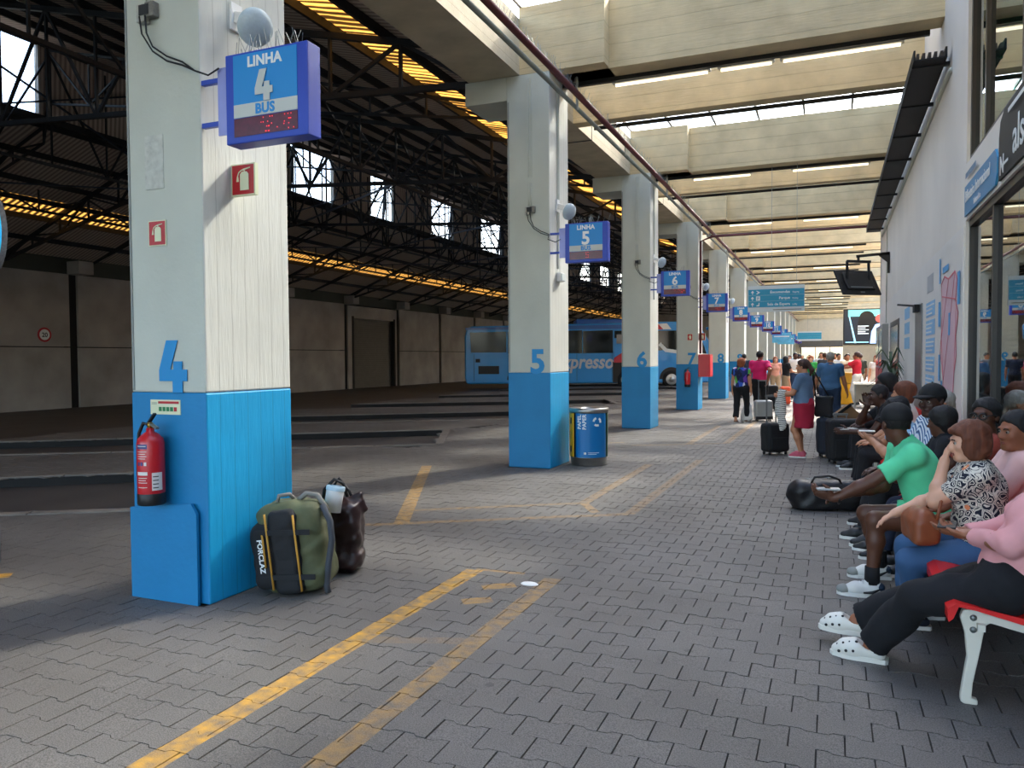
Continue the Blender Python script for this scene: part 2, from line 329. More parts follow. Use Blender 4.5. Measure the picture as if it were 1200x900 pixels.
def floor_mat(name, col, paint=True, joints=False, speck=1.0):
    m, t, b = nodes_of(name, .62); N = t.nodes; L = t.links
    pos = N.new('ShaderNodeNewGeometry').outputs['Position']
    n1 = N.new('ShaderNodeTexNoise'); n1.inputs['Scale'].default_value = .9; n1.inputs['Detail'].default_value = 6; L.new(pos, n1.inputs['Vector'])
    n2 = N.new('ShaderNodeTexNoise'); n2.inputs['Scale'].default_value = 190; n2.inputs['Detail'].default_value = 2; L.new(pos, n2.inputs['Vector'])
    c = hx(col)
    r1 = N.new('ShaderNodeValToRGB'); L.new(n1.outputs['Fac'], r1.inputs[0])
    r1.color_ramp.elements[0].position = .3; r1.color_ramp.elements[1].position = .7
    r1.color_ramp.elements[0].color = (c[0] * .72, c[1] * .7, c[2] * .68, 1); r1.color_ramp.elements[1].color = (c[0] * 1.15, c[1] * 1.15, c[2] * 1.15, 1)
    r2 = N.new('ShaderNodeValToRGB'); L.new(n2.outputs['Fac'], r2.inputs[0]); e = r2.color_ramp.elements
    e[0].position = .35; e[0].color = (.72, .72, .72, 1); e[1].position = .68; e[1].color = (1 + .9 * speck,) * 3 + (1,)
    mx = N.new('ShaderNodeMix'); mx.data_type = 'RGBA'; mx.blend_type = 'MULTIPLY'; mx.inputs[0].default_value = 1
    L.new(r1.outputs[0], mx.inputs[6]); L.new(r2.outputs[0], mx.inputs[7]); colour = mx.outputs[2]
    # dark chewing gum and oil spots
    vo = N.new('ShaderNodeTexVoronoi'); vo.inputs['Scale'].default_value = 2.2; L.new(pos, vo.inputs['Vector'])
    lt = N.new('ShaderNodeMath'); lt.operation = 'LESS_THAN'; lt.inputs[1].default_value = .055; L.new(vo.outputs['Distance'], lt.inputs[0])
    sm = N.new('ShaderNodeMath'); sm.operation = 'MULTIPLY'; sm.inputs[1].default_value = .45; L.new(lt.outputs[0], sm.inputs[0])
    mg = N.new('ShaderNodeMix'); mg.data_type = 'RGBA'; L.new(sm.outputs[0], mg.inputs[0]); L.new(colour, mg.inputs[6]); mg.inputs[7].default_value = (.02, .02, .02, 1); colour = mg.outputs[2]
    if paint:
        sp = N.new('ShaderNodeSeparateXYZ'); L.new(pos, sp.inputs[0])
        cb = N.new('ShaderNodeCombineXYZ'); L.new(sp.outputs[0], cb.inputs[0]); L.new(sp.outputs[1], cb.inputs[1])
        wn_ = N.new('ShaderNodeTexNoise'); wn_.inputs['Scale'].default_value = 14; wn_.inputs['Detail'].default_value = 7; L.new(pos, wn_.inputs['Vector'])
        tot = None
        for (a, q, hw, st) in PAINT:
            a = Vector(a + (0,)); q = Vector(q + (0,)); d = q - a; ln = d.length; d.normalize()
            sb = N.new('ShaderNodeVectorMath'); sb.operation = 'SUBTRACT'; L.new(cb.outputs[0], sb.inputs[0]); sb.inputs[1].default_value = a + d * ln / 2
            def ax(v, lim):
                dt = N.new('ShaderNodeVectorMath'); dt.operation = 'DOT_PRODUCT'; L.new(sb.outputs[0], dt.inputs[0]); dt.inputs[1].default_value = v
                ab = N.new('ShaderNodeMath'); ab.operation = 'ABSOLUTE'; L.new(dt.outputs['Value'], ab.inputs[0])
                l2 = N.new('ShaderNodeMath'); l2.operation = 'LESS_THAN'; L.new(ab.outputs[0], l2.inputs[0]); l2.inputs[1].default_value = lim; return l2.outputs[0]
            m1 = N.new('ShaderNodeMath'); m1.operation = 'MULTIPLY'; L.new(ax(d, ln / 2), m1.inputs[0]); L.new(ax(Vector((-d.y, d.x, 0)), hw), m1.inputs[1])
            m2 = N.new('ShaderNodeMath'); m2.operation = 'MULTIPLY'; L.new(m1.outputs[0], m2.inputs[0]); m2.inputs[1].default_value = st
            if tot is None: tot = m2.outputs[0]
            else:
                mm = N.new('ShaderNodeMath'); mm.operation = 'MAXIMUM'; L.new(tot, mm.inputs[0]); L.new(m2.outputs[0], mm.inputs[1]); tot = mm.outputs[0]
        # wear: coverage = clamp((strength*1.5 + noise) - 1)
        a1 = N.new('ShaderNodeMath'); a1.operation = 'MULTIPLY_ADD'; L.new(wn_.outputs['Fac'], a1.inputs[0]); a1.inputs[1].default_value = 1.9; a1.inputs[2].default_value = -.45
        a2 = N.new('ShaderNodeMath'); a2.operation = 'MULTIPLY'; a2.use_clamp = True; L.new(a1.outputs[0], a2.inputs[0]); L.new(tot, a2.inputs[1])
        a3 = N.new('ShaderNodeMath'); a3.operation = 'MULTIPLY'; a3.use_clamp = True; L.new(a2.outputs[0], a3.inputs[0]); a3.inputs[1].default_value = 1.5
        mp_ = N.new('ShaderNodeMix'); mp_.data_type = 'RGBA'; L.new(a3.outputs[0], mp_.inputs[0]); L.new(colour, mp_.inputs[6]); mp_.inputs[7].default_value = hx('#c9962f'); colour = mp_.outputs[2]
    hgt = n2.outputs['Fac']
    if joints:
        br = N.new('ShaderNodeTexBrick'); br.inputs['Scale'].default_value = 1; br.offset = .5
        br.inputs['Brick Width'].default_value = .218; br.inputs['Row Height'].default_value = .165; br.inputs['Mortar Size'].default_value = .005
        br.inputs[1].default_value = (1, 1, 1, 1); br.inputs[2].default_value = (.85, .85, .85, 1); br.inputs[3].default_value = (.25, .25, .25, 1)
        L.new(pos, br.inputs['Vector'])
        mj = N.new('ShaderNodeMix'); mj.data_type = 'RGBA'; mj.blend_type = 'MULTIPLY'; mj.inputs[0].default_value = .7; L.new(colour, mj.inputs[6]); L.new(br.outputs[0], mj.inputs[7]); colour = mj.outputs[2]
    L.new(colour, b.inputs['Base Color'])
    bp = N.new('ShaderNodeBump'); bp.inputs['Strength'].default_value = .35; bp.inputs['Distance'].default_value = .004; L.new(hgt, bp.inputs['Height']); L.new(bp.outputs[0], b.inputs['Normal'])
    return m
paver_m = floor_mat('concrete paver', '#5a5753')
pave_far = floor_mat('distant paving', '#5a5753', joints=True)
joint_m = mat('sand joint', '#2b2825', .95, var=.2, world=True)
asphalt = floor_mat('hall asphalt', '#3c3936', paint=False, speck=.5)
kerb_m = mat('kerb concrete', '#77716a', .85, var=.2, vs=3, bump=.3, world=True)
kerb_dark = mat('shaded kerb face', '#161514', .8, var=.2, world=True)  # upright kerb face, its shade put into a near-black colour
# --- floor: platform slab with saw-tooth bus bays, pavers on top
UN = Vector((-.851, -.525)); UF = Vector((-.805, -.593))
def a_(n): return Vector((-6.842, 12.745 + S * (n - 5)))
def b_(n): return Vector((-8.064, 15.43 + S * (n - 5)))
FING = []                                            # each raised finger between two bays
for n in range(1, 18):
    FING.append([b_(n - 1) + UF * 9.5, b_(n - 1), a_(n), a_(n) + UN * 10.5])
def inpoly(p, poly):
    c = False; j = len(poly) - 1
    for i in range(len(poly)):
        xi, yi = poly[i]; xj, yj = poly[j]
        if (yi > p[1]) != (yj > p[1]) and p[0] < (xj - xi) * (p[1] - yi) / (yj - yi) + xi: c = not c
        j = i
    return c
floor = E('floor', kind='structure')
main = [(WX, -12.0), (6.0, -12.0), (6.0, 92.0), (-5.4, 92.0)] + []
zig = []
for n in range(1, 17): zig += [tuple(a_(n)), tuple(b_(n))]
main = [(WX + 5, -12.0), (WX + 5, 92.0), (zig[-1][0], 92.0)] + zig[::-1] + [(zig[0][0], -12.0)]
ZS = -.012
slab = MB().prism([(x, y, -.5) for x, y in main], (0, 0, .5 + ZS))
for fg in FING: slab.prism([(p[0], p[1], -.5) for p in fg], (0, 0, .5 + ZS - .0004))
slab.build('slab_base', joint_m, floor)
PAVE_END = 27.0
far = [(WX + 5, PAVE_END), (WX + 5, 92.0), (zig[-1][0], 92.0)] + [q for q in zig[::-1] if q[1] > PAVE_END] + [(-6.9, PAVE_END)]
MB().prism([(x, y, ZS) for x, y in far], (0, 0, .012)).build('paving', pave_far, floor)['kind'] = 'stuff'
rest = MB().prism([(WX + 5, -12, ZS), (WX + 5, PAVE_END, ZS), (WX + .02, PAVE_END, ZS), (WX + .02, -12, ZS)], (0, 0, .012)).prism([(WX, -12, ZS), (WX, 1.0, ZS), (-6.8, 1.0, ZS), (-6.8, -12, ZS)], (0, 0, .011))
for i, fg in enumerate(FING):
    if i > 4: rest.prism([(p[0], p[1], ZS) for p in fg], (0, 0, .0115))
rest.build('paving', pave_far, floor)['kind'] = 'stuff'
g_ = .0035; hL = .109 - g_; wd = .0825 + .009 - .002; nr = .0825 - .009 - .002
half = [(-hL, wd), (-.064, wd), (-.044, nr), (.044, nr), (.064, wd), (hL, wd)]
PP = [(x, -y) for x, y in half] + half[::-1]
pv = MB().prism([(x, y, -.012) for x, y in PP], (0, 0, .012))
pav_me = pv.build('paver', paver_m, floor); pme = pav_me.data; bpy.data.objects.remove(pav_me)
pv0 = np.array([v.co[:] for v in pme.vertices]); pf0 = [tuple(p.vertices) for p in pme.polygons]
cells = []
fy, fx = math.cos(R(22.53)), -math.sin(R(22.53))
for r in range(-14, int((PAVE_END - 3.24) / .165) + 1):
    y = 3.24 + .165 * r
    for i in range(-70, 11):
        x = -.813 + .218 * i + (.109 if r % 2 else 0)
        if x > WX - .1 or y > PAVE_END - .09: continue
        if y > 16 and x < -7.5: continue
        Z = fx * x + fy * y; X = fy * x - fx * y
        if Z < .5 or abs(X) > .72 * Z + .4: continue
        ok = inpoly((x, y), main)
        if not ok: ok = any(inpoly((x, y), fg) for fg in FING[1:6]) and y < 12
        if not ok: continue
        n = round((y - Y4 - .42) / S); yc = Y4 + S * n
        if XL + .02 < x < XR - .02 and yc + .02 < y < yc + .82: continue
        vis = abs(X) < .663 * Z and Z > 2.9
        cells.append((Z if vis else Z + 50, x, y))
cells.sort()
for k, (Z, x, y) in enumerate(cells[:300]):
    o = bpy.data.objects.new('paver', pme); C.objects.link(o); o.parent = floor
    o.location = (x, y, rnd.uniform(-.0025, .001)); o.rotation_euler = (rnd.uniform(-.006, .006), rnd.uniform(-.006, .006), rnd.uniform(-.008, .008))
rs = cells[300:]; K = len(rs); q = np.random.RandomState(3)
vv = np.tile(pv0, (K, 1, 1)); tz = q.uniform(-.0025, .001, K); tx = q.uniform(-.006, .006, (K, 2))
vv[:, :, 2] += tz[:, None] + vv[:, :, 0] * tx[:, :1] + vv[:, :, 1] * tx[:, 1:]
vv[:, :, 0] += np.array([c[1] for c in rs])[:, None]; vv[:, :, 1] += np.array([c[2] for c in rs])[:, None]
nv = len(pv0); ff = [tuple(i + k * nv for i in f) for k in range(K) for f in pf0]
me = bpy.data.meshes.new('paving'); me.from_pydata(vv.reshape(-1, 3).tolist(), [], ff)
link('paving', me, paver_m, floor)['kind'] = 'stuff'
# kerb stones along the bays
kb = MB().box(-.49, .49, -.075, .075, -.02, .012).build('kerb_stone', kerb_m, floor); kme = kb.data; bpy.data.objects.remove(kb)
face = MB()
def kerb_line(p, q, side):
    d = (q - p); L_ = d.length; d.normalize(); n = Vector((-d.y, d.x)) * side; k = int(L_)
    for i in range(k):
        c = p + d * (i + .5) * L_ / k + n * .07
        o = bpy.data.objects.new('kerb_stone', kme); C.objects.link(o); o.parent = floor; o.location = (c.x, c.y, 0); o.rotation_euler = (0, 0, math.atan2(d.y, d.x)); o.scale = (L_ / k, 1, 1)
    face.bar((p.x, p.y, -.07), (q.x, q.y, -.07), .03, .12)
for n in range(2, 9):
    kerb_line(b_(n), a_(n), 1); kerb_line(b_(n), b_(n) + UF * 9, -1); kerb_line(a_(n), a_(n) + UN * 9, 1)
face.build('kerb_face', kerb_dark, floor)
hf = E('floor', kind='structure')
MB().box(-27, -5.5, -14, 96, -.4, -.13).build('roadway', asphalt, hf)
# --- right wall with storefront openings
wl = E('wall_right', kind='structure')
WE = 23.85; Y0 = -6.0; YW = 8.9
w = MB(); w.box(WX, WX + .25, YW, WE, 0, 6.7); w.box(WX, WX + .25, Y0, YW, 2.94, 3.5); w.box(WX, WX + .25, Y0, YW, 6.3, 6.7); w.box(WX, WX + .25, Y0, YW, 0, .25)
w.box(WX, 6.2, WE - .25, WE, 0, 6.7)
w.build('plaster', wall_m, wl)
MB().box(WX - .012, WX, YW + .05, WE - .1, .02, 2.9).build('lower_panel', mat('pale lower panel', '#e3dfd6', .6, var=.04, vs=1), wl)
MB().box(WX + .26, 6.2, Y0, WE - .25, 6.5, 6.7).build('roof_slab', slab_m, wl)
MB().box(6.0, 6.2, Y0, WE - .25, 0, 6.5).build('back_wall', wall_m, wl)
MB().box(WX + .26, 6.0, Y0, WE - .25, 3.1, 3.35).build('upper_floor', slab_m, wl)
frame_m = mat('dark window frame', '#3a3633', .4, metal=.5, var=0)
alu = mat('silver aluminium', '#a9aaa8', .35, metal=.8, var=.05)
def storefront(name, z0, z1, ys, gm, deep):
    wn_ = E(name, kind='structure'); x = WX + .04
    for a, b2 in zip(ys[:-1], ys[1:]):
        MB().box(x + .025, x + .035, a + .03, b2 - .03, z0 + .05, z1 - .05).build('pane', gm, wn_)
    for y in ys: MB().box(x - .01, x + .07, y - .03, y + .03, z0, z1).build('mullion', frame_m, wn_)
    MB().box(x - .015, x + .075, ys[-1], ys[0], z0, z0 + .06).build('rail', frame_m, wn_); MB().box(x - .015, x + .075, ys[-1], ys[0], z1 - .07, z1).build('rail', frame_m, wn_)
    return wn_
shop = glass('shop window glass', '#c3cfcb', .3)
w1 = storefront('window_1', .25, 2.94, [8.86, 7.65, 6.3, 4.9, 3.5, 2.0, .5, -1, -2.5, -5.9], shop, .3)
bl = MB()
for k in range(54): bl.box(WX + .2, WX + .222, -2, 8.8, .55 + k * .044, .578 + k * .044)
bo = bl.build('blind', mat('grey blind slat', '#b9bcb4', .6, var=0), w1); bo['kind'] = 'stuff'
MB().box(WX + .9, WX + .95, -2, 8.8, .26, 2.9).build('inner_partition', mat('dim interior', '#4c5553', .8), w1)
w2 = storefront('window_2', 3.5, 6.3, [8.86, 8.1, 6.6, 5.1, 3.6, 2.1, .6, -1, -3, -5.9], glass('teal upper glass', '#9adccb', .34), .3)
cu = MB(); n = 60
cu.add([(WX + .2 + .04 * math.sin(i * 1.9) + .02 * math.sin(i * .7), 8.8 - i * .16, z) for i in range(n) for z in (3.55, 6.25)], [(2 * i, 2 * i + 2, 2 * i + 3, 2 * i + 1) for i in range(n - 1)])
cu.build('curtain', mat('teal curtain', '#7fd0bd', .8, var=.3, vs=1.2), w2, True)
# far walls
we = E('wall_end', kind='structure'); cream = mat('cream end wall', '#cabfa6', .85, var=.06)
MB().box(-4.2, 6.2, 90, 90.3, 2.95, 7).build('plaster', cream, we); MB().box(-4.2, -3.2, 90, 90.3, 0, 2.95).build('plaster', cream, we); MB().box(2.6, 6.2, 90, 90.3, 0, 2.95).build('plaster', cream, we)
MB().box(-3.3, 2.7, 88.6, 90, 2.55, 3.25).build('dark_canopy', mat('grey canopy', '#4d4b48', .6), we)
dr = E('door_1', kind='structure'); dg = glass('far door glass', '#cfe0e0', .15)
for i in range(4): MB().box(-3.15 + i * 1.45, -1.8 + i * 1.45, 90.05, 90.1, .05, 2.5).build('pane', dg, dr); MB().box(-3.2 + i * 1.45, -3.12 + i * 1.45, 89.98, 90.15, 0, 2.55).build('frame', frame_m, dr)
wr = E('wall_right', kind='structure')
MB().box(.82, 6.2, 72, 72.3, 0, 6.6).build('plaster', cream, wr)
MB().box(5.9, 6.2, WE, 72, 0, 6.6).build('plaster', wall_m, wr)
# ------------------------------------------------------------------ platform roof
ce = E('ceiling', kind='structure')
tube_m = mat('lit fluorescent tube', '#fff1d2', .5, emit=1.2, var=0); body_m = mat('batten body', '#b9b5a8', .5, var=.05)
pane_g = glass('skylight glass', '#f4f7f8', .05)
bmesh_a = None
for n in range(2, 18):
    y = yb(n)
    XE = WX if y + 2 < WE else 5.9
    MB().box(XR - .45, XE, y + .25, y + .6, 5.67, 6.62).build('beam', conc, ce)
    MB().box(XR - .45, -2.93, y, y + .845, 5.67, 6.62).build('haunch', conc, ce)
    if n < 17:
        MB().box(XR - .45, XE, y + 2.5, y + 2.78, 5.67, 6.6).build('beam', conc, ce)
        sk = MB().box(XR - .45, WX, y + 2.74, y + 2.8, 6.6, 6.7).build('skylight_frame', frame_m, ce)
        for k in range(6):
            x0 = XR - .45 + k * .9
            MB().box(x0, x0 + .04, y + 2.8, y + 6.85, 6.62, 6.68).build('mullion', frame_m, sk)
            MB().box(x0 + .04, min(x0 + .9, WX), y + 2.8, y + 6.85, 6.645, 6.655).build('pane', pane_g, sk)
            MB().box(x0, x0 + .04, y + .55, y + 2.55, 6.62, 6.68).build('mullion', frame_m, sk)  # unseen glazing between the paired beams, added to light their faces
            MB().box(x0 + .04, min(x0 + .9, WX), y + .55, y + 2.55, 6.645, 6.655).build('pane', pane_g, sk)
MB().box(-5.0, -4.19, yb(2), 90, 5.67, 6.47).build('edge_beam', conc_y, ce)
ey = MB()
for n in range(2, 17): ey.box(-5.01, -4.185, yb(n) + 3.6, yb(n) + 3.63, 5.66, 6.0)
ey.build('expansion_joint', cable_m, ce)
# ------------------------------------------------------------------ bus hall: walls and roof
hw = E('wall_left', kind='structure'); HX = -25.8
blockm = hall_m; dkm = mat('dark recess', '#191817', .9, var=0)
shut = mat('grey roller shutter', '#413e3a', .55, metal=.4, var=.15)
for n in range(0, 18):
    y = 2.9 + 5.75 * (n - 1)
    if 33 < y < 39:
        MB().box(HX - .3, HX, y + .18, y + .7, -.13, 4.7).build('wall_panel', blockm, hw); MB().box(HX - .3, HX, y + 5.2, y + 5.57, -.13, 4.7).build('wall_panel', blockm, hw)
        MB().box(HX - .3, HX, y + .7, y + 5.2, 3.99, 4.7).build('wall_panel', blockm, hw)
        d = E('door_2', kind='structure'); sm = MB()
        for k in range(34): sm.box(HX - .2, HX - .17 + (k % 2) * .015, y + .72, y + 5.18, -.13 + k * .121, -.02 + k * .121)
        sm.build('shutter', shut, d)['kind'] = 'stuff'
        MB().box(HX - .22, HX + .04, y + .58, y + .74, -.13, 4.1).build('frame', dkm, d); MB().box(HX - .22, HX + .04, y + 5.16, y + 5.32, -.13, 4.1).build('frame', dkm, d)
    else:
        MB().box(HX - .3, HX, y + .18, y + 5.57, -.13, 2.08).build('wall_panel', blockm, hw)
        MB().box(HX - .3, HX, y + .18, y + 5.57, 2.12, 4.76).build('wall_panel', blockm, hw)
    MB().box(HX - .3, HX - .1, y - .2, y + .2, -.13, 4.76).build('joint_recess', dkm, hw)
    MB().box(HX - .3, HX + .7, y - .3, y + .3, 4.75, 5.2).build('corbel', hall_m, hw)
MB().box(HX - .3, HX + .08, -14, 95, 4.76, 5.6).build('lintel', lintel_m, hw)
MB().box(HX - .36, HX - .3, -14, 95, -.13, 5.6).build('backing', dkm, hw)
hb = E('wall_end', kind='structure'); MB().box(HX, -4.4, 95, 95.3, -.13, 9.4).build('plaster', hall_m, hb)
hr = E('ceiling', kind='structure')
sheet_m, t_, b_s = nodes_of('brown corrugated sheet', .7)
wv = t_.nodes.new('ShaderNodeTexWave'); wv.bands_direction = 'Y'; wv.inputs['Scale'].default_value = 2.2; wv.inputs['Distortion'].default_value = .6
ps = t_.nodes.new('ShaderNodeNewGeometry'); t_.links.new(ps.outputs['Position'], wv.inputs['Vector'])
rp = t_.nodes.new('ShaderNodeValToRGB'); rp.color_ramp.elements[0].color = hx('#83756a'); rp.color_ramp.elements[1].color = hx('#c4b5a4'); t_.links.new(wv.outputs['Fac'], rp.inputs[0]); t_.links.new(rp.outputs[0], b_s.inputs['Base Color'])
gl_m = bpy.data.materials.new('amber translucent sheet'); gl_m.use_nodes = True; t_ = gl_m.node_tree; t_.nodes.clear()
o_ = t_.nodes.new('ShaderNodeOutputMaterial'); tl = t_.nodes.new('ShaderNodeBsdfTranslucent'); wv = t_.nodes.new('ShaderNodeTexWave'); wv.bands_direction = 'Y'; wv.inputs['Scale'].default_value = 1.5; wv.inputs['Distortion'].default_value = 1.5
ps = t_.nodes.new('ShaderNodeNewGeometry'); t_.links.new(ps.outputs['Position'], wv.inputs['Vector']); rp = t_.nodes.new('ShaderNodeValToRGB')
rp.color_ramp.elements[0].color = hx('#1a0f04'); rp.color_ramp.elements[0].position = .3; rp.color_ramp.elements[1].color = hx('#96682b'); t_.links.new(wv.outputs['Fac'], rp.inputs[0]); t_.links.new(rp.outputs[0], tl.inputs[0]); t_.links.new(tl.outputs[0], o_.inputs[0])
wh_m = glass('bright roof light', '#ffffff', .03)
XC = -19.0
def zr(x): return 5.33 - .24 * x if x > XC + 1e-6 else 7.95 + .39 * (x - XC)
RY0, RY1 = -14, 95
def sheet(xa, xb, ya, yb_, m, name, rib=0):
    za, zb = zr(xa + 1e-3 if xa < xb else xa - 1e-3), zr(xb - 1e-3 if xa < xb else xb + 1e-3)
    if not rib:
        return MB().prism([(xa, ya, za), (xb, ya, zb), (xb, yb_, zb), (xa, yb_, za)], (0, 0, .03)).build(name, m, hr)
    mb = MB(); k = int((yb_ - ya) / rib); vs = []; fs = []
    for i in range(k + 1):
        yy = ya + (yb_ - ya) * i / k; dz = .02 * (i % 2); vs += [(xa, yy, za + dz), (xb, yy, zb + dz)]
    return mb.add(vs, [(2 * i, 2 * i + 2, 2 * i + 3, 2 * i + 1) for i in range(k)]).build(name, m, hr)
xr = [-5.0, -5.9, -6.9, -7.9, -9.0, -10.1, -11.2, -12.3, -13.5, -14.7, -15.9, -17.2, -18.95]
for i in range(len(xr) - 1):
    if i == 2: sheet(xr[i], xr[i + 1], RY0, RY1, gl_m, 'amber_sheet', .12)
    else: sheet(xr[i] - .012, xr[i + 1] + .012, RY0, RY1, sheet_m, 'roof_sheet')
WIN = [(-7.9, -4.9), (-1.7, 1.3), (4.7, 7.6), (10.9, 13.9), (17.6, 20.2), (23.9, 26.6), (29.4, 31.3), (35.0, 37.4), (41.0, 44.0), (47.3, 50.1), (53.6, 56.5), (60, 63), (66, 69), (72, 75)]
yy = RY0; ZB, ZT = 7.97, 9.78
for a, b2 in WIN + [(RY1, RY1)]:                       # upright glazing between ribbed sheets
    MB().prism([(XC, yy, ZB), (XC, a, ZB), (XC + .1, a, ZT), (XC + .1, yy, ZT)], (-.03, 0, 0)).build('clerestory_sheet', sheet_m, hr)
    if b2 > a:
        MB().prism([(XC, a, ZB), (XC, b2, ZB), (XC + .1, b2, ZT), (XC + .1, a, ZT)], (-.01, 0, 0)).build('pane', wh_m, hr)
        MB().box(XC - .02, XC + .12, a - .06, a, ZB, ZT).box(XC - .02, XC + .12, b2, b2 + .06, ZB, ZT).build('pane_frame', mat('pale window frame', '#b7b2a6', .7), hr)
    yy = b2
MB().box(XC - .1, XC + .05, RY0, RY1, ZB - .16, ZB).build('sill_beam', dark_steel, hr)
for a, b2, m, rib in ((-19.02, -20.4, sheet_m, 0), (-20.4, -21.6, sheet_m, 0), (-21.6, -22.5, sheet_m, 0), (-22.5, -23.4, gl_m, .25), (-23.4, -24.6, sheet_m, 0), (-24.6, -26.1, sheet_m, 0)):
    sheet(a, b2, RY0, RY1, m, 'amber_sheet' if m is gl_m else 'roof_sheet', rib)
for x in [q + .16 for q in xr[1:-1]] + [-18.9, -19.2, -20.4, -21.6, -22.5, -23.4, -24.6]:
    MB().bar((x, RY0, zr(x) - .09), (x, RY1, zr(x) - .09), .06, .15).build('purlin', dark_steel, hr)
def zl(x): return 5.79 + .065 * (-5 - x) if x > XC else 6.7 + (x - XC) * .26
tr = MB()
xs = [-5.05, -6.4, -7.75, -9.1, -10.45, -11.8, -13.15, -14.5, -15.9, -17.4, -18.9, -19.1, -20.3, -21.6, -22.9, -24.2, -25.6]
for a, b2 in zip(xs[:-1], xs[1:]):
    tr.bar((a, 0, zr(a) - .22), (b2, 0, zr(b2) - .22), .1, .1); tr.bar((a, 0, zl(a)), (b2, 0, zl(b2)), .09, .09)
for i, a in enumerate(xs):
    tr.bar((a, 0, zl(a)), (a, 0, zr(a) - .22), .05, .05)
    if i + 1 < len(xs):
        p, q2 = (a, xs[i + 1]) if (i % 2 == 0) else (xs[i + 1], a)
        tr.bar((p, 0, zl(p)), (q2, 0, zr(q2) - .22), .055, .055)
t0 = tr.build('truss', dark_steel, hr); tme = t0.data; t0.location = (0, yb(2) + .42, 0)
tl_ = MB()
for i, (a, b2) in enumerate(zip(xs[:-1], xs[1:])):
    tl_.bar((a, 0, zr(a) - .2), (b2, 0, zr(b2) - .2), .06, .06); tl_.bar((a, 0, (zl(a) + zr(a)) / 2), (b2, 0, (zl(b2) + zr(b2)) / 2), .05, .05)
    p, q2 = (a, b2) if i % 2 else (b2, a); tl_.bar((p, 0, (zl(p) + zr(p)) / 2), (q2, 0, zr(q2) - .2), .04, .04); tl_.bar((a, 0, (zl(a) + zr(a)) / 2), (a, 0, zr(a) - .2), .035, .035)
tlo = tl_.build('light_truss', dark_steel, hr); tlm = tlo.data; tlo.location = (0, yb(2) + .42 + S / 2, 0)
for n in range(3, 18):
    o = bpy.data.objects.new('truss', tme); C.objects.link(o); o.parent = hr; o.location = (0, yb(n) + .42, 0)
    o = bpy.data.objects.new('light_truss', tlm); C.objects.link(o); o.parent = hr; o.location = (0, yb(n) + .42 + S / 2, 0)
for x in (-10.45, -18.8, -21.6):                      # lattice girders running the length of the hall
    g = MB(); za, zb = zl(x), zr(x) - .3
    g.bar((x, yb(1), za), (x, 94, za), .07, .07)
    k = 0
    for n in range(1, 17):
        for h in range(4):
            y0 = yb(n) + .42 + S * h / 4; y1 = y0 + S / 4; a, b2 = (za, zb) if h % 2 else (zb, za)
            g.bar((x, y0, a), (x, y1, b2), .045, .045); g.bar((x, y0, za), (x, y0, zb), .04, .04)
    g.build('lattice_girder', dark_steel, hr)
br = MB()
for n in range(2, 14):                                 # wind bracing rods below the roof lights
    y0 = yb(n) + .42; y1 = y0 + S
    br.bar((-18.8, y0, 9.5), (-18.8, y1, 7.2), .045); br.bar((-18.8, y0, 7.2), (-18.8, y1, 9.5), .045)
    br.bar((-10.45, y0, zl(-10.45)), (-18.8, y1, zl(-18.8)), .05); br.bar((-21.6, y0, zl(-21.6)), (-18.8, y1, zl(-18.8)), .045)
br.build('wind_brace', mat('blue grey steel rod', '#2b3440', .5, metal=.4, var=0), hr)
# ================================================================== columns
maroon = mat('maroon pipe paint', '#5d2a2b', .45, var=.15); grey_cond = mat('grey conduit', '#8b8f86', .5, metal=.3, var=.1)
white_p = mat('white plastic', '#e6e6e2', .45, var=.03); black_p = mat('black plastic', '#151516', .5, var=0); red_p = mat('red paint', '#c01722', .35, var=.05, coat=.3)
sign_blue = mat('sign frame blue', '#1b3fae', .4, var=.05); panel_blue = mat('sign panel blue', '#0a86cc', .4, var=0); panel_grey = mat('sign band grey', '#c3c7c0', .5, var=0)
print_w = mat('white print', '#e8eae6', .5, var=0); num_blue = mat('numeral blue', '#0486c2', .5, var=.04)
led_dark = mat('led window', '#5a0a22', .25, var=.25, vs=30); led_on = mat('led dots', '#ff2a3a', .5, emit=.7, var=0)
glow_cream = mat('photoluminescent cream', '#d9dcb8', .5, var=0); sign_red = mat('safety sign red', '#b3141f', .4, var=0)
XV = (1, 0, 0); ZV = (0, 0, 1); YV = (0, 1, 0); NYV = (0, -1, 0)
FOUR = [(.13, 0), (.225, 0), (.225, .085), (.27, .085), (.27, .17), (.225, .17), (.225, .23), (.14, .23), (.14, .17), (.11, .17), (.185, .385), (.075, .385), (0, .165), (0, .085), (.13, .085)]
def numeral(n, h, o, m, par, off=.03, depth=.004, name='numeral'):
    if n == 4:
        k = h / .385; return plate([((x - .14) * k, z * k) for x, z in FOUR], (o[0], o[1], o[2]), XV, ZV, depth, m, par, name)
    return text(str(n), h / .72, m, par, o, XV, ZV, off=off, depth=depth, name=name)
